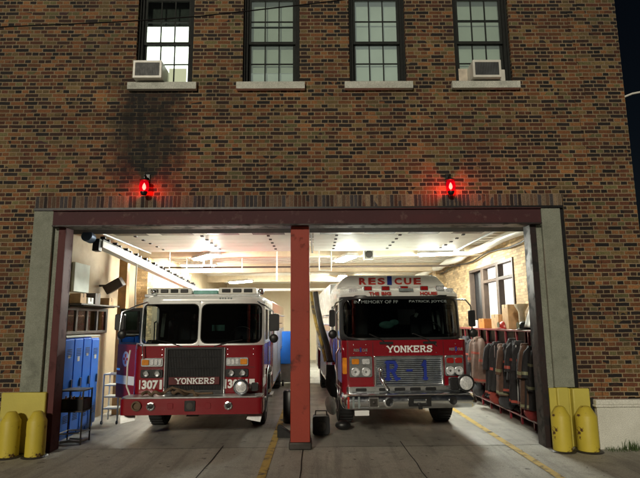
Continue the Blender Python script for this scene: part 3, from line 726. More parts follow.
for s, x0, x1 in ((-1, -1.05, -.64), (1, .53, .95)):
    # lamp clusters
    m = MB(); m.prism(rrect(x0, x1, 1.29, 1.45, .03), 'Y', -.03, .01); H = m.build('headlight_bezel', M_CHROME, T1, bevel=.006)
    am = (x0+.02, x0+.15) if s < 0 else (x1-.15, x1-.02); cl = (x0+.17, x1-.02) if s < 0 else (x0+.02, x1-.17)
    MB().prism(rrect(am[0], am[1], 1.32, 1.42, .02), 'Y', -.05, -.028).build('turn_signal', M_AMBER, H, bevel=.008)
    for i in range(3):
        a = cl[0]+(cl[1]-cl[0])*i/3; MB().prism(rrect(a+.005, a+(cl[1]-cl[0])/3-.005, 1.32, 1.42, .02), 'Y', -.048, -.028).build('lamp_cell', M_CLEAR, H, bevel=.006)
    m = MB(); m.prism(rrect(x0, x1, 1.09, 1.24, .03), 'Y', -.03, .01); H = m.build('headlight_bezel', M_BLACK, T1, bevel=.006)
    for i in range(2):
        a = x0+(x1-x0)*(i+.5)/2; m = MB(); m.lathe([(.062, -.03), (.062, -.05), (.05, -.056), (.045, -.04), (.0001, -.034)], (a, 0, 1.165), 'Y', 20); m.build('headlight', M_CHROME, H)
    # reflective stripe and numbers
    xa, xb = (-1.08, -.63) if s < 0 else (.53, 1.08)
    ST_ = MB(); xe = (-HW+.14, -1.05) if s < 0 else (.97, HW-.14)
    ST_.box(xe[0], xe[1], -.006, .004, .88, 1.05); ST_ = ST_.build('front_stripe', M_STRIPE, T1, smooth=False)
    c = -.85 if s < 0 else .74
    text('307', .2, M_STRIPE, T1, (c-.02, -.006, .965), 'number_lettering', bold=.008, width=.30, height=.165)
    MB().box(c+.155, c+.20, -.006, .004, .88, 1.05).build('stripe_end', M_STRIPE, T1, smooth=False)
    if s > 0: MB().box(c-.235, c-.195, -.006, .004, .88, 1.05).build('stripe_end', M_STRIPE, T1, smooth=False)
# side stripe right
MB().box(HW+.003, HW+.008, .14, .78, .88, 1.05).build('side_stripe', M_STRIPE, T1, smooth=False)
MB().box(HW+.003, HW+.008, 2.06, 2.68, .88, 1.05).build('side_stripe', M_STRIPE, T1, smooth=False)
MB().box(HW+.003, HW+.007, 1.5, 2.68, 1.25, 1.56).build('chrome_panel', M_CHROME, T1, smooth=False)
# bumper
m = MB(); m.prism(rrect(-1.26, 1.26, -.48, -.05, [.10, .001, .001, .10]), 'Z', .50, .775); BU = m.build('bumper', M_TRED, T1, bevel=.03, seg=3)
MB().prism(rrect(-1.24, 1.24, -.46, -.05, [.10, .001, .001, .10]), 'Z', .778, .80).build('gravel_shield', M_ALU, BU, bevel=.004)
m = MB(); m.lathe([(.085, -.48), (.085, -.515), (.06, -.52), (.055, -.49), (.001, -.485)], (-.95, 0, .66), 'Y', 24); m.build('bumper_ring', M_HOSE, BU)
for x in (-.70, .66):
    m = MB(); octlamp(m, x, -.48, .65, .075); m.build('bumper_lamp', M_CHROME, BU, smooth=False)
    m = MB(); m.lathe([(.045, -.485), (.045, -.50), (.001, -.505)], (x, 0, .65), 'Y', 14); m.build('lamp_lens', M_BLACK, BU)
m = MB(); m.prism(rrect(-.11, .08, .56, .74, .02), 'Y', -.50, -.475); m.build('siren_grille', M_BLACK, BU, bevel=.006)
m = MB(); m.lathe([(.06, -.50), (.06, -.508), (.02, -.508)], (-.015, 0, .65), 'Y', 16); m.build('siren_ring', M_DKSTEEL, BU)
MB().prism([(-.12, .44), (.10, .44), (.07, .497), (-.09, .497)], 'Y', -.30, -.22).build('tow_eye', M_DKSTEEL, BU)
for s, x in ((-1, -1.16), (1, 1.10)):
    m = MB(); m.obox((x, -.28, .42), (.26, .012, .15), Matrix.Rotation(R(-25), 3, 'X') @ Matrix.Rotation(R(12*s), 3, 'Y')); m.build('mud_plate', M_ALU, BU, bevel=.004)
# siren speaker / spot lamp on the bumper deck
m = MB(); m.lathe([(.135, -.30), (.14, -.34), (.115, -.355), (.10, -.32), (.001, -.30)], (.86, -.03, .945), 'Y', 28); SP = m.build('spot_lamp', M_CHROME, T1)
m = MB(); m.lathe([(.098, -.335), (.07, -.345), (.001, -.350)], (.86, -.03, .945), 'Y', 24); m.build('lens', M_CLEAR, SP)
m = MB(); m.lathe([(.05, -.06), (.125, -.2), (.135, -.30)], (.86, -.03, .945), 'Y', 24); m.cyl((.86, -.2, .80), (.86, -.2, .86), .03); m.prism(rrect(1.03, 1.15, .86, 1.0, .02), 'Y', -.22, -.12); m.build('lamp_shell', M_BLACK, SP)
# folded hose on the deck
pts = []
for k in range(60):
    a = k/59; pts.append((-.92+1.02*a, -.30+.10*math.sin(a*17), .83+.03*math.sin(a*31)+.05*(math.sin(a*math.pi*1.0)**2)))
MB().loft(pts, .028, 10).build('deck_hose', M_HOSE, T1)
MB().loft([(-.55, -.3, .83), (-.38, -.33, .95), (-.15, -.32, .88), (.1, -.28, .83), (.35, -.3, .84)], .02, 8).build('deck_hose', M_HOSE, T1)
# grab handle by left corner
MB().loft([(-1.15, .02, 1.62), (-1.13, -.05, 1.72), (-1.02, -.08, 1.70), (-1.0, -.07, 1.45), (-1.0, 0, 1.43)], .014, 8).build('grab_rail', M_CHROME, T1)
MB().loft([(-HW-.04, -.05, 1.60), (-HW-.06, -.10, 1.3), (-HW-.05, -.12, .95), (-HW+.03, -.16, .80)], .016, 8).build('grab_rail', M_PIPEW, T1)
# mirrors
mirror(T1, [(-1.05, .20, 2.50), (-1.22, .05, 2.42), (-1.44, -.05, 2.30), (-1.48, -.06, 1.80)], (-1.57, -1.39, -.02, 1.97, 2.27), (-1.41, -.09, 1.89), -1)
mirror(T1, [(1.08, .26, 2.50), (1.24, .15, 2.42), (1.40, .08, 2.30), (1.42, .08, 1.72)], (1.33, 1.52, .08, 1.93, 2.25), (1.42, .05, 1.79), 1)
# open left front door
DR = MB(); DR.prism([(0, .60), (.92, .60), (.92, ZB), (0, ZB)], 'Y', -.03, .03)
DR = DR.build('open_door', mat('door_red', (.24, .006, .012), .5, var=.06), T1, bevel=.012)
def on_door(o): o.parent = DR; return o
m = MB(); m.wall(.02, .90, ZB, ZT-.10, -.02, .02, [(.10, .82, ZB+.04, ZT-.16)]); m.build('door_window_frame', M_BLACK, DR, bevel=.004)
MB().box(.10, .82, -.004, .004, ZB+.04, ZT-.16).build('door_glass', M_GLASS, DR, smooth=False)
MB().box(.004, .916, .031, .036, .88, 1.05).build('door_stripe', M_STRIPE, DR, smooth=False)
m = MB(); m.prism([(.55+.13*math.cos(2*math.pi*k/24), 1.38+.15*math.sin(2*math.pi*k/24)) for k in range(24)], 'Y', .031, .038); m.build('door_emblem', mat('pale_emblem', (.45, .50, .72), .4), DR)
m = MB()
for k in range(4):
    a = k*math.pi/2; m.obox((.55+.06*math.cos(a), .040, 1.38+.065*math.sin(a)), (.07, .006, .05), Matrix.Rotation(-a, 3, 'Y'))
m.build('emblem_cross', M_TREDL, DR, smooth=False)
m = MB(); m.prism(rrect(.70, .84, 1.15, 1.19, .01), 'Y', .03, .07); m.build('door_handle', M_CHROME, DR, bevel=.004)
DR.location = (-HW, .50, 0); DR.rotation_euler = (0, 0, R(137))
# things seen through the glass
MB().obox((-.92, .9, 2.05), (.07, .02, .48), Matrix.Rotation(R(4), 3, 'Y')).build('sun_strip', M_PAPER, T1, smooth=False)
MB().box(-.56, -.43, 1.2, 1.22, 2.15, 2.33).build('paper_note', M_HOSE, T1, smooth=False)
m = MB(); m.sphere((-.20, 1.1, 2.16), .075, .8, .6, 1.3); m.build('headset', M_PAPER, T1)
MB().box(.12, .38, .7, .72, 1.93, 2.05).build('radio_screen', M_TEAL, T1, bevel=.004)

for x0, x1 in ((-.30, -.78), (.30, .82)):
    MB().loft([(x0, -.0, ZB-.02), ((x0+x1)/2, .01, ZB+.06), (x1, .06, ZB+.10)], .010, 6).build('wiper', M_BLACK, T1)
for x in (-.62, .52): MB().box(x-.004, x+.004, -.008, .004, .64, ZB-.02).build('panel_gap', M_BLACK, T1, smooth=False)
for x0, x1 in ((-1.07, -.64), (.53, 1.07)):
    MB().box(x0, x1, -.006, .004, 1.262, 1.268).build('panel_gap', M_BLACK, T1, smooth=False)
    for x in (x0+.03, x1-.03):
        for z in (1.50, 1.60): MB().lathe([(.010, 0), (.008, -.010), (.0001, -.012)], (x, 0, z), 'Y', 8).build('panel_bolt', M_CHROME, T1)
for x in (-.36, .30): MB().prism(rrect(x-.05, x+.05, .60, .70, .02), 'Y', -.492, -.478).build('bumper_hatch', M_TRED, BU, bevel=.004)
# under-cab frame and axle
m = MB(); m.box(-.9, .9, 1.32, 1.52, .42, .58); AX = m.build('front_axle', M_BLACK, T1, bevel=.01)

# ---- right truck: single windscreen rescue
ZB2, ZT2 = 1.74, 2.58
T2 = thing('rescue_truck', 'red and white rescue truck with chrome grille marked R-1 in the right bay', 'fire engine', (1.70, 1.05, 0), R(3.0), 'fire trucks parked in the bays')
B2 = engine_common(T2, ZB2, ZT2, M_TRED, M_TWHITE, False)
cab_front(T2, ZB2, ZT2, [(-1.17, 1.17, (-HW, HW, ZB2-.0, ZT2+.02), .14)], M_BLACK)
# sloped white cab roof with red lamps
m = MB(); loops = []
for x, k in ((-HW+.01, .70), (-HW+.05, .9), (-1.0, 1), (-.6, 1), (0, 1), (.6, 1), (1.0, 1), (HW-.05, .9), (HW-.01, .70)):
    y0 = ffun(x, ZT2, ZB2, ZT2)-.02; h = .25*k
    loops.append([(x, y0, ZT2), (x, y0-.015, ZT2+.05*k), (x, y0+.05, ZT2+.10*k), (x, y0+.30, ZT2+.17*k), (x, 1.0, ZT2+h), (x, 2.7, ZT2+h), (x, 2.7, ZT2)])
V = [[m.b.verts.new(p) for p in l] for l in loops]
for a, b in zip(V, V[1:]):
    for k in range(7): m.b.faces.new((a[k], a[(k+1) % 7], b[(k+1) % 7], b[k]))
m.b.faces.new(V[0]); m.b.faces.new(V[-1])
RF2 = m.build('cab_roof', M_TWHITE, T2)
m = MB(); m.prism([(-1.20, ZT2+.12), (1.20, ZT2+.12), (1.17, 2.86), (1.0, 3.05), (.9, 3.08), (-.9, 3.08), (-1.0, 3.05), (-1.17, 2.86)], 'Y', 1.12, 2.72)
RR = m.build('raised_roof', M_TWHITE, T2, bevel=.03, seg=3)
for ch, x in zip('RESCUE', (-.62, -.42, -.22, .15, .36, .57)):
    text(ch, .2, M_TREDL, RR, (x, 1.115, 2.95), 'roof_letter', bold=.008, width=.16, height=.145)
text('1', .2, M_TBLUE, RR, (-.04, 1.11, 2.965), 'roof_numeral', bold=.014, width=.10, height=.19)
for x, z in ((-.66, .12), (-.31, .12), (.06, .125), (.46, .12), (.78, .10)):
    m = MB(); m.prism(rrect(x-.085, x+.085, ZT2+.105, ZT2+.205, .02), 'Y', .16, .38); q = m.build('roof_lamp', M_CHROME, T2, bevel=.008)
    m = MB(); m.prism(rrect(x-.07, x+.07, ZT2+.12, ZT2+.19, .015), 'Y', .145, .165); m.build('lens', M_REDL if x < .7 else M_CLEAR, q, bevel=.006)
for x in (-.95, .98):
    m = MB(); m.prism(rrect(x-.08, x+.08, ZT2+.08, ZT2+.16, .03), 'Y', .20, .35); m.build('roof_lamp', M_CLEAR, T2, bevel=.01)
text('THE', .1, M_TREDL, T2, (-.56, .062, ZT2+.05), 'motto_lettering', bold=.004, width=.20, height=.062, extrude=.01, rot=(R(84), 0, 0))
text('BIG', .1, M_TREDL, T2, (-.32, .062, ZT2+.05), 'motto_lettering', bold=.004, width=.19, height=.062, extrude=.01, rot=(R(84), 0, 0))
text('HOUSE', .1, M_TREDL, T2, (.52, .062, ZT2+.05), 'motto_lettering', bold=.004, width=.34, height=.062, extrude=.01, rot=(R(84), 0, 0))
MB().box(-.06, .22, .06, .12, ZT2+.09, ZT2+.15).build('roof_marker', M_GREYL, T2, bevel=.01)
text('IN MEMORY OF FF', .1, M_GREYL, T2, (-.52, .080, ZT2-.11), 'windscreen_lettering', width=.86, height=.06, extrude=.002, rot=(R(81), 0, 0))
text('PATRICK JOYCE', .1, M_GREYL, T2, (.50, .080, ZT2-.11), 'windscreen_lettering', width=.74, height=.06, extrude=.002, rot=(R(81), 0, 0))
body_rear(T2, 2.78, 9.0, 3.02, M_TRED, M_TWHITE, 2.0)
# grille
GX0, GX1, GZ0, GZ1 = -.61, .72, .90, 1.45
m = MB(); m.wall(GX0, GX1, GZ0, GZ1, -.045, .01, [(GX0+.045, GX1-.045, GZ0+.04, GZ1-.05)]); G2 = m.build('grille', M_CHROME, T2, bevel=.012)
m = MB(); zz = GZ0+.045
while zz < GZ1-.06: m.prism([(-.035, zz), (-.012, zz+.022), (-.006, zz+.022), (-.006, zz)], 'X', GX0+.045, GX1-.045); zz += .036
m.build('grille_slats', M_CHROME, G2)
MB().box(GX0+.04, GX1-.04, -.005, .005, GZ0+.03, GZ1-.04).build('grille_back', M_BLACK, G2, smooth=False)
slab('R', -.385, -.155, 1.01, 1.35, -.05, M_TBLUE, G2, 'grille_letter', th=.26, depth=.012)
slab('1', .27, .45, 1.01, 1.35, -.05, M_TBLUE, G2, 'grille_letter', th=.30, depth=.012)
MB().box(0.0, .12, -.056, -.04, 1.16, 1.20).build('grille_letter', M_TBLUE, G2, smooth=False)
slab('YONKERS', -.34, .52, 1.515, 1.63, -.012, M_STRIPE, T2, 'name_lettering', th=.24)
for x in (-.86, .98):
    text('RES', .06, M_GREYL, T2, (x-.075, -.008, 1.56), 'side_lettering', bold=.001, width=.10, height=.05)
    text('CUE', .06, M_GREYL, T2, (x+.085, -.008, 1.56), 'side_lettering', bold=.001, width=.10, height=.05)
    text('1', .06, M_TBLUE, T2, (x+.005, -.010, 1.565), 'side_numeral', bold=.004, width=.03, height=.08)
for s, x0, x1 in ((-1, -1.08, -.64), (1, .75, 1.12)):
    m = MB(); m.prism(rrect(x0, x1, 1.06, 1.45, .04), 'Y', -.025, .01); H = m.build('headlight_bezel', M_CHROME, T2, bevel=.01)
    for i in range(2):
        a = x0+.02+(x1-x0-.04)*(i+.5)/2
        m = MB(); m.lathe([(.078, -.02), (.082, -.045), (.066, -.055), (.055, -.03), (.001, -.022)], (a, 0, 1.16), 'Y', 22); m.build('headlight', M_CLEAR, H)
        am = (i == 0 and s < 0)
        m = MB(); m.prism(rrect(a-.07, a+.07, 1.30, 1.40, .025), 'Y', -.05, -.02); m.build('signal_lamp', M_REDL if s > 0 else (M_AMBER if am else M_CLEAR), H, bevel=.01)
m = MB(); m.prism(rrect(-1.20, -1.10, 1.12, 1.42, .02), 'Y', .01, .10); m.build('side_signal', M_AMBER, T2, bevel=.01)
# lower chrome strip with slots, bumper
m = MB(); m.prism(rrect(-1.14, 1.16, -.16, .1, [.05, .001, .001, .05]), 'Z', .80, .905); LS = m.build('lower_trim', M_CHROME, T2, bevel=.035, seg=4)
for x in (-.88, -.45, -.16, .13, .42): MB().prism(rrect(x-.10, x+.10, .825, .88, .015), 'Y', -.175, -.155).build('vent_slot', M_BLACK, LS, bevel=.003)
m = MB(); LP = []
for k in range(13):
    q = k/12; d = .07*abs(2*q-1)**2.2+(.012 if k in (0, 12) else 0); LP.append([(x, y, .54+.26*q) for x, y in rrect(-1.26+d*.6, 1.22-d*.6, -.45+d, -.02, [.14, .001, .001, .14], 8)])
m.rings(LP); m.b.faces.new([v for v in list(m.b.verts)[-len(LP[0]):]]); BU2 = m.build('bumper', M_CHROME, T2)
m = MB(); m.prism(rrect(-.79, -.61, .58, .76, .01), 'Y', -.475, -.45); m.build('square_fitting', M_CHROME, BU2, bevel=.008)
m = MB(); m.prism(rrect(-.77, -.63, .60, .74, .01), 'Y', -.482, -.472); m.lathe([(.03, -.49), (.001, -.50)], (-.70, 0, .67), 'Y', 10); m.build('square_lens', M_DKSTEEL, BU2, bevel=.004)
m = MB(); m.lathe([(.09, -.45), (.09, -.50), (.065, -.505), (.06, -.46), (.001, -.455)], (-.43, 0, .67), 'Y', 24); m.build('round_fitting', M_CHROME, BU2)
m = MB(); m.lathe([(.06, -.462), (.001, -.468)], (-.43, 0, .67), 'Y', 20); m.build('round_core', M_BLACK, BU2)
m = MB(); m.wall(-.07, .34, .59, .76, -.475, -.45, [(.02, .25, .63, .72)]); m.box(.10, .17, -.50, -.45, .54, .64); m.build('tow_hitch', M_BLACK, BU2, bevel=.006)
m = MB(); m.lathe([(.07, -.45), (.07, -.475), (.001, -.46)], (.74, 0, .68), 'Y', 18); m.build('bumper_port', M_BLACK, BU2)
MB().prism(rrect(-1.04, -.78, .44, .53, .01), 'Y', -.42, -.41).build('licence_plate', M_STRIPE, BU2, bevel=.002)
for x in (-1.17, -1.08, -.98): MB().box(x, x+.035, -.456, -.449, .57, .77).build('bumper_stripe', M_TREDL if x < -1.1 else M_GREYL, BU2, smooth=False)
for x in (-1.10, -.62, .74, 1.14): MB().box(x-.003, x+.003, -.004, .006, .92 if abs(x) < 1 else 1.0, ZB2-.03).build('panel_gap', M_BLACK, T2, smooth=False)
for x in (-.99, -.75, .60, .98):
    for z in (1.50, 1.66): MB().lathe([(.009, 0), (.007, -.010), (.0001, -.012)], (x, 0, z), 'Y', 8).build('panel_bolt', M_CHROME, T2)
for x in (-.36, .48): MB().prism(rrect(x-.13, x+.13, ZB2-.075, ZB2-.03, .01), 'Y', -.02, .0).build('wiper_motor_cover', M_BLACK, T2, bevel=.004)
m = MB(); m.box(-.9, .9, 1.32, 1.52, .42, .58); m.build('front_axle', M_BLACK, T2, bevel=.01)
# spotlight on the right corner
m = MB(); m.lathe([(.04, -.02), (.13, -.18), (.155, -.33), (.155, -.36), (.125, -.365), (.12, -.34)], (1.03, 0, .97), 'Y', 28); m.cyl((1.03, -.2, .78), (1.03, -.2, .87), .035); SP2 = m.build('spot_lamp', M_BLACK, T2)
m = MB(); m.lathe([(.125, -.34), (.12, -.372), (.08, -.385), (.001, -.392)], (1.03, 0, .97), 'Y', 28); m.build('lens', M_CLEAR, SP2)
m = MB(); m.loft([(-.50, -.12, 1.18), (-.52, -.22, 1.08), (-.46, -.26, .95), (-.40, -.25, .86)], .035, 10); m.sphere((-.50, -.13, 1.2), .055); m.build('air_horn', M_CHROME, T2)
m = MB(); m.prism(rrect(.76, .92, .84, 1.06, .03), 'Y', -.30, -.14); m.build('siren_box', M_BLACK, T2, bevel=.02)
# wipers, mirrors, rails
for x0, x1 in ((.62, .18), (-.28, -.68)):
    MB().loft([(x0, .0, ZB2-.12), ((x0+x1)/2, .0, ZB2+.03), (x1, .03, ZB2+.12)], .012, 6).build('wiper', M_BLACK, T2)
mirror(T2, [(-1.16, .25, 2.52), (-1.30, .10, 2.45), (-1.38, .05, 2.30), (-1.38, .05, 1.72)], (-1.44, -1.33, .05, 2.0, 2.32), (-1.38, .02, 1.86), -1)
mirror(T2, [(1.10, .30, 2.52), (1.28, .15, 2.50), (1.36, .10, 2.38), (1.36, .10, 1.75)], (1.31, 1.43, .10, 1.98, 2.30), (1.37, .07, 1.86), 1)
m = MB(); m.loft([(-HW-.04, .25, 2.3), (-HW-.07, .20, 2.25), (-HW-.07, .20, 1.80), (-HW-.03, .25, 1.75)], .015, 8); m.loft([(-HW-.04, .10, 1.60), (-HW-.10, .0, 1.5), (-HW-.10, .0, .95), (-HW-.02, .08, .86)], .016, 8); m.build('grab_rail', M_CHROME, T2)
MB().box(-HW-.008, -HW-.003, .14, .78, .95, 1.5).build('side_decal', mat('pale_blue_decal', (.25, .25, .6), .4), T2, smooth=False)
m = MB(); m.sphere((-.18, .85, 2.02), .10, 1.6, .5, .8); m.sphere((-.02, .85, 2.07), .08, 1.3, .5, .8); m.build('cab_papers', M_TEAL, T2)
MB().obox((.95, .95, 2.1), (.05, .02, .42), Matrix.Rotation(R(-6), 3, 'Y')).build('sun_strip', M_PAPER, T2, smooth=False)
MB().obox((.84, .95, 2.1), (.03, .02, .36), Matrix.Rotation(R(-6), 3, 'Y')).build('sun_strip', M_PAPER, T2, smooth=False)
MB().obox((.44, .8, 2.22), (.06, .02, .10), Matrix.Rotation(R(30), 3, 'Y')).build('paper_note', M_PAPER, T2, smooth=False)

# ------------------------------------------------------------------ things outside
def bollard(loc, label, tilt=0):
    t = thing('bollard', label, 'bollard', loc, 0, 'yellow bollards guarding the bay doors')
    m = MB(); m.lathe([(.148, 0), (.148, .545), (.140, .565), (.075, .685), (.055, .70), (.0001, .705)], (0, 0, 0), 'Z', 32); m.build('post', M_YEL, t)
    m = MB(); m.lathe([(.20, 0), (.19, .012), (.172, .02)], (0, 0, 0), 'Z', 24); m.build('base_collar', M_DKSTEEL, t)
    return t
bollard((-4.93, -.22, 0), 'yellow bollard at far left, rust patch low on its side')
bollard((-4.52, -.20, 0), 'chipped yellow bollard beside the left door jamb')
b3 = bollard((3.99, -.20, 0), 'yellow bollard beside the right door jamb')
b4 = bollard((4.40, -.22, 0), 'yellow bollard beside the stone plinth at right')
for o in children(b4): o.scale = (1.12, 1.12, 1.0)

def red_lamp(loc, label):
    t = thing('red_lamp', label, 'lamp', loc, 0, 'red lamps over the bay doors')
    m = MB(); m.box(-.05, .05, .115, .14, .08, .30); m.loft([(0, .12, .22), (0, .03, .26), (0, 0, .22), (0, 0, .17)], .018, 8)
    m.lathe([(.03, .19), (.085, .165), (.09, .15), (.05, .145)], (0, 0, 0), 'Z', 20); m.build('bracket', M_BLACK, t)
    m = MB(); m.lathe([(.05, .148), (.075, .12), (.085, .06), (.078, -.01), (.055, -.05)], (0, 0, 0), 'Z', 24); m.build('globe', M_GLOBE, t)
    m = MB(); m.lathe([(.058, -.045), (.062, -.06), (.045, -.10), (.0001, -.115)], (0, 0, 0), 'Z', 20); m.build('base_cap', M_BLACK, t)
    m = MB(); m.lathe([(.0001, -.02), (.022, .0), (.032, .03), (.025, .07), (.01, .10), (.0001, .115)], (0, 0, 0), 'Z', 14); m.build('bulb', M_BULB, t)
    l = bpy.data.lights.new('bulb_light', 'POINT'); l.energy = 15; l.color = (1, .01, .02); l.shadow_soft_size = .03
    o = link(bpy.data.objects.new('bulb_light', l)); o.parent = t; o.location = (0, -.05, -.01)
def glow_glass(name, tint, e):
    m = bpy.data.materials.new(name); m.use_nodes = True; t = m.node_tree; t.nodes.clear()
    o = N(t, 'OutputMaterial'); tr = N(t, 'BsdfTransparent'); tr.inputs[0].default_value = (*tint, 1); em = N(t, 'Emission'); em.inputs[0].default_value = (1, .0, .02, 1); em.inputs[1].default_value = e
    ad = N(t, 'AddShader'); t.links.new(tr.outputs[0], ad.inputs[0]); t.links.new(em.outputs[0], ad.inputs[1]); t.links.new(ad.outputs[0], o.inputs[0]); return m
M_GLOBE = glow_glass('red_glass', (.9, .12, .10), .32)
M_BULB = emis('red_bulb', (1, .42, .36), 14)
red_lamp((-3.0, -.14, 4.42), 'glowing red lamp on the sooty brick under the left air conditioner')
red_lamp((2.40, -.14, 4.40), 'glowing red lamp over the rescue truck bay, between third and fourth windows')

def air_conditioner(loc, label, kind):
    t = thing('air_conditioner', label, 'air conditioner', loc, R(0), 'window air conditioners')
    m = MB(); m.prism(rrect(-.26, .26, 0, .34, .02), 'Y', -.30, .16); c = m.build('case', M_PIPEW, t, bevel=.006)
    m = MB(); m.box(-.22, .22, -.306, -.30, .045, .295); g = m.build('coil_grille', mat('coil_grey', (.07, .08, .09), .6), t, smooth=False)
    m = MB()
    for i in range(15): m.box(-.218+i*.03, -.21+i*.03, -.312, -.305, .045, .295)
    m.build('louvre', M_DKSTEEL, t, smooth=False)
    m = MB(); m.wall(-.26, .26, 0, .34, -.315, -.30, [(-.22, .22, .045, .295)]); m.build('front_rim', M_PIPEW, t, bevel=.004)
    if kind:
        m = MB(); m.box(-.44, -.27, -.02, .01, 0, .32); m.build('side_filler', mat('cardboard_filler', (.62, .55, .45), .8), t, bevel=.004)
        m = MB(); m.prism([(.27, 0), (.44, 0), (.44, .30), (.34, .30), (.27, .2)], 'Y', -.02, .01); m.build('side_filler', M_PIPEW, t, bevel=.004)
    return t
air_conditioner((-3.03, .12, 6.485), 'white air conditioner in the brightly lit left window', 0)
air_conditioner((3.17, .14, 6.485), 'white framed air conditioner in the right window between pale filler panels', 1)

wp = [(x, -1.75, z) for x, z in ((-12, 6.66), (-8, 6.50), (-6.2, 6.49), (-4.73, 6.52), (-2.93, 6.60), (-1.73, 6.69), (-1.05, 6.77), (.1, 6.91), (1.63, 7.12), (5, 7.7), (12, 9.4))]
m = MB(); m.loft(wp, .010, 6)
tag(m.build('overhead_wire', mat('wire_black', (.004, .004, .004), .95), None), 'thin black wire crossing in front of the two left upstairs windows', 'wire')

SLP = thing('street_lamp', 'pale curved street lamp arm in the dark sky beyond the right corner', 'street lamp', (12.6, 6.15, 0))
MB().lathe([(.16, 0), (.16, .25), (.10, .35), (.06, 8.6)], (0, 0, 0), 'Z', 18).build('pole', M_STEEL, SLP)
MB().loft([(0, 0, 8.5), (-.4, 0, 8.95), (-1.2, 0, 9.2), (-2.1, 0, 9.2), (-2.6, 0, 9.1), (-2.95, 0, 8.96), (-3.25, 0, 8.80)], .035, 10).build('arm', M_PIPEW, SLP)
MB().prism([(-3.9, 8.70), (-3.2, 8.78), (-3.2, 8.86), (-3.8, 8.84)], 'Y', -.12, .12).build('lamp_head', M_STEEL, SLP, bevel=.02)

# weeds at the plinth
m = MB()
for k in range(420):
    x = 4.7+random.random()**.8*1.5; y = -.14-random.random()**2*.16; h = random.uniform(.03, .13)*(1.4 if x > 5.0 else .7)
    a = random.uniform(0, 6.28); l = random.uniform(-.5, .5)*h; wv = Vector((math.cos(a), math.sin(a), 0))*.004; d = Vector((math.cos(a+1.3), math.sin(a+1.3), 0))
    p = Vector((x, y, -.004)); q = p+d*l*.4+Vector((0, 0, h*.6)); r_ = p+d*l*1.3+Vector((0, 0, h))
    m.quadmesh([p-wv, p+wv, q+wv*.8, q-wv*.8, r_], [(0, 1, 2, 3), (3, 2, 4)])
g = m.build('weeds', mat('weed_green', (.06, .11, .025), .7, var=.5, scale=8), None, smooth=False); g['kind'] = 'stuff'; g['label'] = 'low green weeds growing along the foot of the stone plinth'; g['category'] = 'weeds'

# ------------------------------------------------------------------ left side of the garage
def boxx(loc, size, m_, label, cat, name, rz=0):
    t = thing(name, label, cat, loc, rz)
    a, b, c = size
    MB().box(-a/2, a/2, -b/2, b/2, 0, c).build('carton', m_, t, bevel=.006)
    MB().box(-a/2-.002, a/2+.002, -.025, .025, c-.08, c+.002).build('tape', M_HOSE, t, smooth=False)
M_ORG = mat('orange_box', (.42, .16, .03), .5); M_CARD = mat('cardboard', (.42, .27, .14), .8)
def locker(i, y, label):
    t = thing('locker', label, 'locker', (-4.62, y, 0), 0, 'blue steel lockers along the left wall')
    h = 1.83 if i < 3 else 1.80
    m = MB(); m.box(-.36, 0, -.185, .185, .08, h); m.box(-.34, -.03, -.17, .17, 0, .08); m.build('cabinet', M_BLUE, t, bevel=.008)
    m = MB(); m.box(.001, .016, -.17, .17, .11, h-.03); d = m.build('door', M_BLUE, t, bevel=.006)
    for zb_ in (h-.34, .30):
        m = MB()
        for k in range(5): m.box(.017, .021, -.09, .09, zb_+k*.03, zb_+.01+k*.03)
        m.build('vent_slots', M_INT, d, smooth=False)
    m = MB(); m.box(.017, .045, .10, .125, .90, 1.06); m.build('handle', M_STEEL, d, bevel=.003)
    m = MB(); z = 1.38 if i % 2 else 1.46; m.box(.017, .02, -.045, .045, z, z+.09 if i % 2 else z+.05); m.build('name_card', M_PAPER, d, smooth=False)
    return t
for i, (y, l) in enumerate(((.92, 'blue locker nearest the left door jamb'), (1.30, 'second blue locker from the left door jamb'), (1.68, 'third blue locker from the door, large white card on it'), (2.06, 'farthest blue locker, end of the row beside the white rack'))): locker(i, y, l)
tag(MB().box(-4.96, -4.60, .76, 2.24, 1.835, 1.86).build('locker_top_board', M_SHADE2, None, bevel=.004), 'pale board laid along the tops of the blue lockers', 'board')

SC = thing('shelf_cart', 'dark metal cart with two shelves beside the left door jamb', 'cart', (-4.28, .74, 0))
m = MB()
for x in (-.26, .14):
    for y in (-.18, .18): m.cyl((x, y, .0), (x, y, .93), .014, n=8)
m.build('cart_frame', M_DKSTEEL, SC)
for z in (.905, .55): MB().prism(rrect(-.28, .16, -.2, .2, .02), 'Z', z, z+.025).build('shelf', M_DKSTEEL, SC, bevel=.004)
MB().loft([(-.26, -.18, .18), (.14, -.18, .20), (.14, .18, .18), (-.26, .18, .18), (-.26, -.18, .18)], .012, 8).build('lower_rail', M_STEEL, SC)
m = MB(); m.wall(-.22, .20, .0, .22, -.15, .15, [])
CR = thing('milk_crate', 'black open crate of bottles on the middle shelf of the cart', 'crate', (-4.34, .74, .577))
m = MB(); m.box(-.20, .20, -.15, -.14, 0, .19); m.box(-.20, .20, .14, .15, 0, .19); m.box(-.20, -.19, -.14, .14, 0, .19); m.box(.19, .20, -.14, .14, 0, .19); m.box(-.19, .19, -.14, .14, .0, .01)
m.build('crate_wall', M_BLACK, CR, bevel=.003)
for k in range(5):
    o = link(MB().lathe([(.028, 0), (.028, .15), (.012, .19), (.012, .225), (.0001, .226)], (0, 0, 0), 'Z', 14).build('bottle', M_CLEAR if k % 2 else M_BLACK, None)) if False else MB().lathe([(.028, 0), (.028, .15), (.012, .19), (.012, .225), (.0001, .226)], (0, 0, 0), 'Z', 14).build('bottle', M_CLEAR if k % 2 else M_AMBER, None)
    o.location = (-4.49+k*.075, .66+.05*(k % 2), .589); tag(o, 'small bottle standing in the black crate on the cart', 'bottle', 'bottles in the crate')
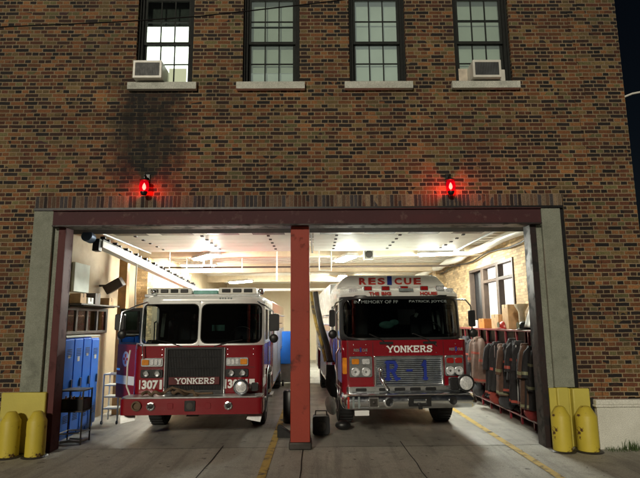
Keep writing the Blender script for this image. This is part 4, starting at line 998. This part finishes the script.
o = MB().loft([(-4.52, .62, .03), (-4.35, .60, .06), (-4.2, .66, .03), (-4.12, .78, .05), (-4.25, .86, .03), (-4.45, .82, .05)], .024, 10).build('coiled_hose', M_STEEL, None); tag(o, 'short grey hose lying under the shelf cart', 'hose')

RK = thing('step_rack', 'low white tubular rack with open shelves at the end of the blue lockers', 'rack', (-4.36, 2.55, 0))
m = MB()
for x in (-.16, .16):
    for y in (-.16, .16): m.cyl((x, y, .04), (x, y, 1.02), .018, n=10)
m.loft([(-.16, -.16, 1.02), (.16, -.16, 1.02), (.16, .16, 1.02), (-.16, .16, 1.02), (-.16, -.16, 1.02)], .016, 8); m.build('rack_frame', M_PIPEW, RK)
for z in (.30, .54, .78): MB().box(-.16, .16, -.16, .16, z, z+.025).build('shelf', M_PIPEW, RK, bevel=.004)
for x in (-.16, .16): MB().lathe([(.04, -.015), (.04, .015)], (x, -.17, .04), 'X', 14).build('castor', M_BLACK, RK)
o = MB().lathe([(.14, 0), (.19, .46), (.20, .47), (.19, .48), (.17, .47), (.13, .03), (.0001, .03)], (-4.55, 4.6, 0), 'Z', 24).build('waste_bin', M_BLACK, None); tag(o, 'black waste bin at the foot of the tan brick pilaster', 'bin')
o = MB().box(-4.45, -4.05, 3.9, 4.3, 0, .05).build('floor_mat', M_BLACK, None, bevel=.01); tag(o, 'small black pad on the floor left of the engine', 'mat')
SPK = thing('wall_heater', 'dark tilted box mounted high on the left wall above the glazed cupboards', 'heater', (-4.66, 3.0, 2.88))
m = MB(); m.obox((0, 0, .08), (.42, .26, .22), Matrix.Rotation(R(-30), 3, 'Y') @ Matrix.Rotation(R(10), 3, 'X')); m.build('case', M_WOOD, SPK, bevel=.02)
m = MB(); m.cyl((-.34, 0, .08), (-.05, 0, .08), .025); m.build('wall_bracket', M_DKSTEEL, SPK)
o = MB().box(-4.995, -4.93, 1.6, 2.3, 2.75, 3.35).build('wall_cabinet', M_SHADE2, None, bevel=.01); tag(o, 'pale flat cabinet high on the left wall', 'cabinet')
for (x, y, l) in ((-4.66, 3.6, 'tan timber post standing beside the left wall'),):
    o = MB().box(x-.1, x+.1, y-.1, y+.1, 0, 3.9).build('timber_post', M_TAN, None, bevel=.01); tag(o, l, 'post')

SH = thing('wall_shelf', 'dark wall shelf of small supplies high on the left wall above the cupboards', 'shelf', (-4.80, 2.4, 2.47))
MB().box(-.18, .14, -1.0, 1.0, 0, .03).build('shelf_board', M_WOOD, SH, bevel=.003)
for yy in (-.8, .8): MB().box(-.18, .10, yy-.012, yy+.012, -.02, 0).build('shelf_bracket', M_DKSTEEL, SH)
for k, (yy, hh, mm, ll) in enumerate(((-.8, .20, M_CARD, 'brown carton nearest the door on the left wall shelf'), (-.45, .13, M_PAPER, 'white carton on the left wall shelf'), (-.1, .24, M_WOOD, 'dark carton in the middle of the left wall shelf'), (.65, .17, M_CARD, 'brown carton at the far end of the left wall shelf'))):
    boxx((-4.83, 2.4+yy, 2.502), (.22, .26, hh), mm, ll, 'carton', 'carton')
# exhaust rail hanging at upper left
ER = thing('exhaust_rail', 'long white exhaust extraction rail slanting over the left engine', 'exhaust rail', (-4.20, .95, 3.0))
d0, d1 = Vector((.0, 0, .62)), Vector((.45, 6.2, .10))
m = MB(); dv = (d1-d0); L = dv.length; rot = dv.to_track_quat('Y', 'Z').to_matrix()
m.obox((d0+d1)/2, (.17, L, .14), rot); m.build('rail', M_PIPEW, ER, bevel=.01)
m = MB(); m.obox((d0+d1)/2+Vector((0, 0, .10)), (.05, L*.96, .05), rot)
for k in range(24):
    p = d0.lerp(d1, (k+.5)/24); m.obox(p+Vector((.02*(-1)**k, 0, .15)), (.10, .05, .05), rot)
m.build('cable_chain', M_BLACK, ER)
m = MB(); m.cyl(d0+Vector((-.12, -.28, .12)), d0+Vector((-.10, -.10, .09)), .11, .10, 20); m.build('rail_motor', mat('motor_blue', (.10, .15, .24), .4, .4), ER, bevel=.01)
m = MB(); m.obox(d0+Vector((-.01, -.03, -.03)), (.13, .14, .24), rot); m.build('end_bracket', M_BLACK, ER, bevel=.01)
m = MB()
for k in (.62, .85): p = d0.lerp(d1, k); MB().cyl(p, (p.x, p.y, 1.24), .012, n=8).build('rail_hanger', M_STEEL, ER)
o = MB().loft([(-4.02, 2.6, 3.45), (-4.03, 2.6, 2.9), (-4.0, 2.62, 2.2), (-4.02, 2.6, 2.05)], .018, 8).build('pull_cord', M_PIPEW, None); tag(o, 'white cord hanging down from the exhaust rail', 'cord')

# conduits, hangers
def pipe(pts, r, m_, label, cat='pipe', name='ceiling_pipe'):
    o = MB().loft(pts, r, 10).build(name, m_, None); tag(o, label, cat); return o
pipe([(XL+.05, 7.6, 3.86), (-.2, 7.6, 3.86), (XR-.05, 7.6, 3.86)], .03, M_WOOD, 'thin brown conduit running straight across under the ceiling')
pipe([(XL+.05, 10.8, 3.32), (XR-.05, 10.8, 3.32)], .055, M_PIPEW, 'white pipe running across behind the left engine roof light bar')
pipe([(-3.05, 5.0, 4.2), (-3.05, 5.0, 3.62), (-2.84, 5.0, 3.62), (-2.84, 5.0, 4.2)], .022, M_PIPEW, 'white U-shaped hanger left of the glaring light in the left bay', 'hanger', 'pipe_hanger')
pipe([(.10, 4.6, 4.2), (.10, 4.6, 3.44), (.42, 4.6, 3.44), (.42, 4.6, 4.2)], .022, M_PIPEW, 'white U-shaped hanger just right of the red column', 'hanger', 'pipe_hanger')
pipe([(-1.05, 5.0, 4.2), (-1.05, 5.0, 3.2)], .02, M_PIPEW, 'white drop pipe hanging over the right side of the left engine')
pipe([(-2.2, 6.4, 4.2), (-2.2, 6.4, 3.60)], .012, M_PIPEW, 'thin drop rod hanging over the middle of the left engine')
pipe([(-.62, 6.6, 4.2), (-.62, 6.6, 3.0)], .014, M_PIPEW, 'thin drop rod beside the column in the left bay')
FL = thing('ceiling_heater', 'small white heater with wire guard hanging over the rescue truck', 'heater', (1.42, 4.6, 3.72))
m = MB(); m.prism(rrect(-.13, .13, 0, .26, .02), 'Y', -.10, .10); m.build('case', M_PIPEW, FL, bevel=.01)
m = MB(); m.lathe([(.10, -.12), (.09, -.13), (.08, -.10)], (0, 0, .13), 'Y', 18)
for k in range(5): m.box(-.10+k*.045, -.09+k*.045, -.125, -.115, .04, .22)
m.build('guard', M_DKSTEEL, FL)
m = MB(); m.cyl((-.08, 0, .26), (-.10, 0, .50), .008); m.cyl((.08, 0, .26), (.16, 0, .44), .008); m.build('hanger', M_STEEL, FL)

# exhaust hose beside the rescue truck, behind the column
EH = thing('exhaust_hose', 'grey exhaust hose hanging between the column and the rescue truck with black elbow', 'hose', (.12, 2.0, 0))
pts = [(-.12, .6, 2.75), (-.08, .5, 2.4), (.0, .3, 2.0), (.12, .1, 1.6), (.18, .0, 1.28)]
m = MB(); m.loft(pts, .06, 14)
m.build('hose', M_DKSTEEL, EH)
m = MB(); m.loft([(p[0]-.10, p[1]+.05, p[2]) for p in pts], .035, 10); m.build('yellow_strap', M_LINE, EH)
m = MB(); m.loft([(.18, .0, 1.30), (.18, -.02, 1.05), (.16, -.04, .82), (.24, 0, .66), (.36, .05, .62)], [.085, .09, .10, .10, .09], 14); m.build('elbow', M_RUBBER, EH)
m = MB(); m.lathe([(.10, 1.22), (.10, 1.27)], (.18, 0, 0), 'Z', 20); m.build('hose_clamp', M_CHROME, EH)
# clutter behind the column
EQ = thing('equipment_case', 'black portable equipment case with handle right behind the red column foot', 'case', (.10, 1.15, 0))
m = MB(); m.prism(rrect(-.17, .15, .03, .36, .05), 'Y', -.14, .14); m.build('case_body', M_BLACK, EQ, bevel=.012)
m = MB(); m.loft([(-.12, 0, .35), (-.11, 0, .44), (.09, 0, .44), (.10, 0, .35)], .014, 8); m.build('handle', M_DKSTEEL, EQ)
m = MB(); m.lathe([(.09, -.15), (.09, -.165), (.05, -.17), (.001, -.16)], (-.01, 0, .19), 'Y', 20); m.build('hose_port', M_DKSTEEL, EQ)
m = MB(); m.sphere((.30, 1.9, .42), .10, 1.0, .6, 1.9, n=28)
for v in m.b.verts:
    a_ = math.atan2(v.co.y-1.9, v.co.x-.30); f_ = 1+.22*math.sin(5*a_+v.co.z*9)+.10*math.sin(11*a_-v.co.z*17); v.co.x = .30+(v.co.x-.30)*f_+.12*(.42-v.co.z)*abs(.42-v.co.z)*8; v.co.y = 1.9+(v.co.y-1.9)*f_
o = m.build('rag_bundle', M_PAPER, None); tag(o, 'white rag bundle beside the rescue truck wheel', 'rags')
o = MB().sphere((.52, 1.55, .10), .13, 1.2, .8, .7).build('wheel_chock', M_BLACK, None); tag(o, 'dark rounded chock on the floor by the rescue truck', 'chock')
o = MB().prism([(0, 0), (.26, 0), (.26, .06), (.06, .20), (0, .20)], 'Y', 0, .2).build('wheel_chock', M_RUBBER, None, bevel=.01); o.location = (-.72, .95, 0); tag(o, 'black wedge chock left of the red column foot', 'chock')
o = MB().lathe([(.14, 0), (.155, .02), (.155, .62), (.13, .66), (.0001, .67)], (-.55, 2.4, 0), 'Z', 20).build('fan_case', M_BLACK, None); tag(o, 'tall black cylinder between the left engine and the column', 'cylinder')
TB = thing('covered_cart', 'blue rounded cover over a cart behind the left engine', 'cart', (-.75, 9.0, 0))
m = MB(); m.prism(rrect(-1.15, .50, .72, 1.78, [.02, .30, .30, .02], 6), 'Y', -.5, .5); m.build('blue_cover', M_BLUE, TB, bevel=.05, seg=3)
m = MB(); m.box(-.9, .5, -.42, .42, .12, .72); m.build('cart_base', M_STEEL, TB, bevel=.01)
for x in (-.35, .32): MB().lathe([(.1, -.03), (.1, .03)], (x, -.40, .1), 'X', 14).build('castor', M_BLACK, TB)

# ------------------------------------------------------------------ gear rack along the right wall
M_RACK = mat('rack_red', (.16, .012, .02), .35, coat=.3)
GRK = thing('gear_rack', 'long dark red open rack of turnout gear along the right wall', 'rack', (4.22, 0, 0))
ys = [.75+.62*i for i in range(13)]
m = MB()
for z in (.14, 1.86): m.box(-.03, .47, ys[0]-.03, ys[-1]+.03, z, z+.04)
m.build('rack_rail', M_RACK, GRK, bevel=.006)
for y in ys:
    m = MB(); m.box(-.025, .015, y-.02, y+.02, 0, 1.90); m.box(.42, .46, y-.02, y+.02, 0, 1.90); m.box(-.025, .46, y-.012, y+.012, 1.5, 1.54)
    for q in range(9): m.box(.015, .42, y-.004, y+.004, .25+q*.16, .262+q*.16)
    m.build('rack_divider', M_RACK, GRK, bevel=.004)
MB().box(.462, .475, ys[0], ys[-1], .18, 1.86).build('rack_back', M_BLACK, GRK, smooth=False)
M_COATD = mat('coat_black', (.013, .012, .014), .85, bmp=.3, bscale=25)
M_COATB = mat('coat_brown', (.07, .035, .022), .85, var=.4, scale=6, bmp=.3, bscale=25)
M_COATT = mat('coat_tan', (.15, .10, .08), .85, var=.3, scale=5, bmp=.3, bscale=25)
M_REFL = mat('lime_reflective', (.16, .16, .09), .5)
M_REFR = mat('orange_reflective', (.28, .05, .035), .5)
def coat(loc, rz, cm, rm, label, w=.27, h=.88, seed=1):
    w *= (1, .82, 1.12, .9, 1.05, .78, 1.15, 1.0, .9, 1.1, .85)[seed % 11]
    t = thing('turnout_coat', label, 'coat', loc, rz, 'turnout coats hanging on the rack')
    rnd = random.Random(seed); ph = [rnd.uniform(0, 6.28) for _ in range(4)]
    def sec(z, s=1.0):
        f = z/h; wv = w*(.72+.28*min(1, f*3.5))*(1+.18*f); dp = .10+.05*f; am = .012+.022*f
        if f < .12: wv *= .35+.65*f/.12; dp *= .7
        return [(math.cos(a)*wv*s+am*math.sin(5*a+ph[0]), math.sin(a)*dp*s+am*math.sin(7*a+ph[1]+z*3), -z) for a in [2*math.pi*k/40 for k in range(40)]]
    m = MB(); m.rings([sec(h*k/16) for k in range(17)], cap=True); b = m.build('coat_body', cm, t)
    for s in (-1, 1):
        m = MB(); P = [(s*w*.62, 0, -.06), (s*w*1.0, -.02, -.16), (s*w*1.15, -.05, -.38), (s*w*1.13, -.09, -.62)]
        m.loft(P, [.07, .075, .068, .06], 14); sl = m.build('sleeve', cm, t)
        m = MB(); m.loft([(s*w*1.145, -.072, -.50), (s*w*1.14, -.08, -.56)], [.068, .067], 14); m.build('cuff_band', rm, sl)
    for z in (.34, h-.08):
        m = MB(); m.rings([sec(z, 1.02), sec(z+.05, 1.02)]); m.build('reflective_band', rm, b)
    m = MB(); m.loft([(0, -.085, -.05), (0, -.10, -h*.6), (0, -.12, -h+.02)], .012, 6); m.build('front_closure', M_STEEL, b)
    m = MB(); m.lathe([(.085, 0), (.10, -.03), (.11, -.08)], (0, 0, .02), 'Z', 16); m.build('collar', cm, b)
    return t
cl = [(.84, 'D', M_REFL, 'black turnout coat nearest the right door jamb'), (1.14, 'D', M_REFR, 'plain black turnout coat, second from the door'),
      (1.45, 'D', M_REFL, 'dark brown turnout coat below the white sheet'), (1.78, 'D', M_REFR, 'black turnout coat with orange bands below the beige pedestal'),
      (2.10, 'D', M_REFL, 'plain black turnout coat, fifth from the door'), (2.42, 'D', M_REFR, 'black turnout coat with orange bands under the tall brown box'),
      (2.75, 'D', M_REFL, 'dark brown turnout coat, seventh from the door'), (3.90, 'T', M_REFR, 'tan turnout coat with orange bands beside the rescue truck'),
      (3.10, 'D', M_REFL, 'plain black turnout coat two places nearer than the tan coat'), (3.48, 'D', M_REFR, 'black turnout coat under the cardboard box'), (4.5, 'D', M_REFL, 'black turnout coat just past the orange box'),
      (4.95, 'D', M_REFR, 'black turnout coat in shadow behind the rescue truck mirror'), (5.5, 'D', M_REFL, 'dark turnout coat second from the far end of the rack'), (6.2, 'D', M_REFR, 'black turnout coat farthest back on the rack')]
for i, (y, cm, rm, l) in enumerate(cl):
    tan = cm == 'T'
    coat((3.99 if tan else 4.17, y, 1.68 if tan else 1.62 + random.uniform(-.10, .10)), R(-90+random.uniform(-38, 38)), M_COATT if tan else (M_COATB if i in (2, 6) else M_COATD), M_COATD if i in (1, 4, 8) else rm, l, seed=i, h=1.05 if tan else random.uniform(.75, 1.25))
def helmet(loc, m_, label):
    t = thing('helmet', label, 'helmet', loc, R(-80), 'helmets on the gear rack')
    MB().lathe([(.17, 0), (.175, .01), (.13, .03), (.125, .08), (.10, .135), (.05, .165), (.0001, .17)], (0, 0, 0), 'Z', 22).build('shell', m_, t)
    MB().prism([(-.04, .03), (.04, .03), (.05, .12), (0, .16), (-.05, .12)], 'Y', -.155, -.14).build('front_shield', M_REFL, t)
helmet((4.36, .95, 1.905), M_BLACK, 'black helmet on the rack top nearest the door')
helmet((4.30, 1.75, 1.905), M_BLACK, 'black helmet on the rack top below the white sheet')
helmet((4.34, 3.0, 1.905), mat('helmet_red', (.35, .02, .015), .3), 'red helmet on the rack top by the lit window')
for i, (y, mm, ll) in enumerate(((1.3, (.20, .015, .015), 'dark red gear bag low on the rack below the brown coats'), (2.6, (.03, .03, .035), 'black gear bag low on the rack under the tall brown box'), (3.3, (.22, .03, .02), 'dark red gear bag low on the rack beside the tan coat'), (4.6, (.03, .03, .035), 'black gear bag low on the rack past the orange box'))):
    t = thing('gear_bag', ll, 'bag', (4.16, y, .19), R(-90+random.uniform(-15, 15)), 'gear bags on the bottom rail')
    m = MB(); m.sphere((0, 0, .17), .17, 1.5, .85, 1.0, n=20)
    for v in m.b.verts: v.co.z = max(.0, v.co.z+.02*math.sin(v.co.x*30)*math.cos(v.co.y*25))
    m.build('bag_body', mat('bag_cloth', mm, .85, bmp=.3), t)
    m = MB(); m.loft([(-.12, -.08, .28), (-.08, -.10, .40), (.08, -.10, .40), (.12, -.08, .28)], .012, 8); m.build('bag_strap', M_BLACK, t)
for i, y in enumerate((1.0, 1.6, 2.3, 2.9, 3.6, 4.2)):
    t = thing('boots', 'pair of black rubber boots on the bottom rail of the gear rack, place %s' % ('nearest the door', 'second from the door', 'third from the door', 'below the tan coat', 'just behind the tan coat', 'farthest back')[i], 'boots', (4.38, y, .18), R(-90), 'boots under the turnout coats')
    t['label'] = 'black rubber boots on the rack bottom rail, pair ' + ('nearest the door', 'second from the door', 'third from the door', 'below the tan coat', 'just behind the tan coat', 'farthest back')[i]
    for s in (-.08, .08):
        m = MB(); m.loft([(s, .02, .36), (s, .02, .2), (s, .02, .06)], [.065, .06, .06], 14); m.sphere((s, -.06, .05), .06, .85, 1.9, .8); m.build('boot', M_RUBBER, t)
# things on top of the rack
boxx((4.40, 4.35, 1.90), (.30, .42, .24), M_ORG, 'bright orange box on the rack top beside the rescue truck', 'box', 'orange_box')
boxx((4.46, 3.55, 1.90), (.28, .50, .34), M_CARD, 'brown cardboard box on the rack top under the lit window', 'box', 'cardboard_box')
boxx((4.44, 5.0, 1.90), (.3, .4, .20), M_SHADE2, 'pale box at the far end of the rack top', 'box', 'pale_box')
boxx((4.44, 2.85, 1.90), (.24, .36, .55), M_CARD, 'tall brown box upright on the rack top near the window', 'box', 'cardboard_box')
# white sheet draped over a hook
t = thing('white_sheet', 'white cloth sheet draped over the rack near the right door jamb', 'cloth', (4.42, 1.45, 1.95))
m = MB(); loops = []
for k in range(13):
    f = k/12; z = .60*(1-f); rr = .03+.30*f**.8
    loops.append([(math.cos(a)*rr*.55+.02*f*math.sin(6*a+f*2), math.sin(a)*rr+.03*f*math.sin(5*a), z) for a in [2*math.pi*j/48 for j in range(48)]])
m.rings(loops, cap=False); m.build('cloth', M_PIPEW, t, solid=.004)
t = thing('floor_fan', 'beige flared pedestal on the rack top beside the white sheet', 'pedestal', (4.42, 2.15, 1.90))
MB().lathe([(.10, 0), (.10, .04), (.06, .10), (.07, .38), (.14, .50), (.15, .54), (.0001, .54)], (0, 0, 0), 'Z', 20).build('pedestal_body', mat('beige_plastic', (.55, .47, .33), .5), t)
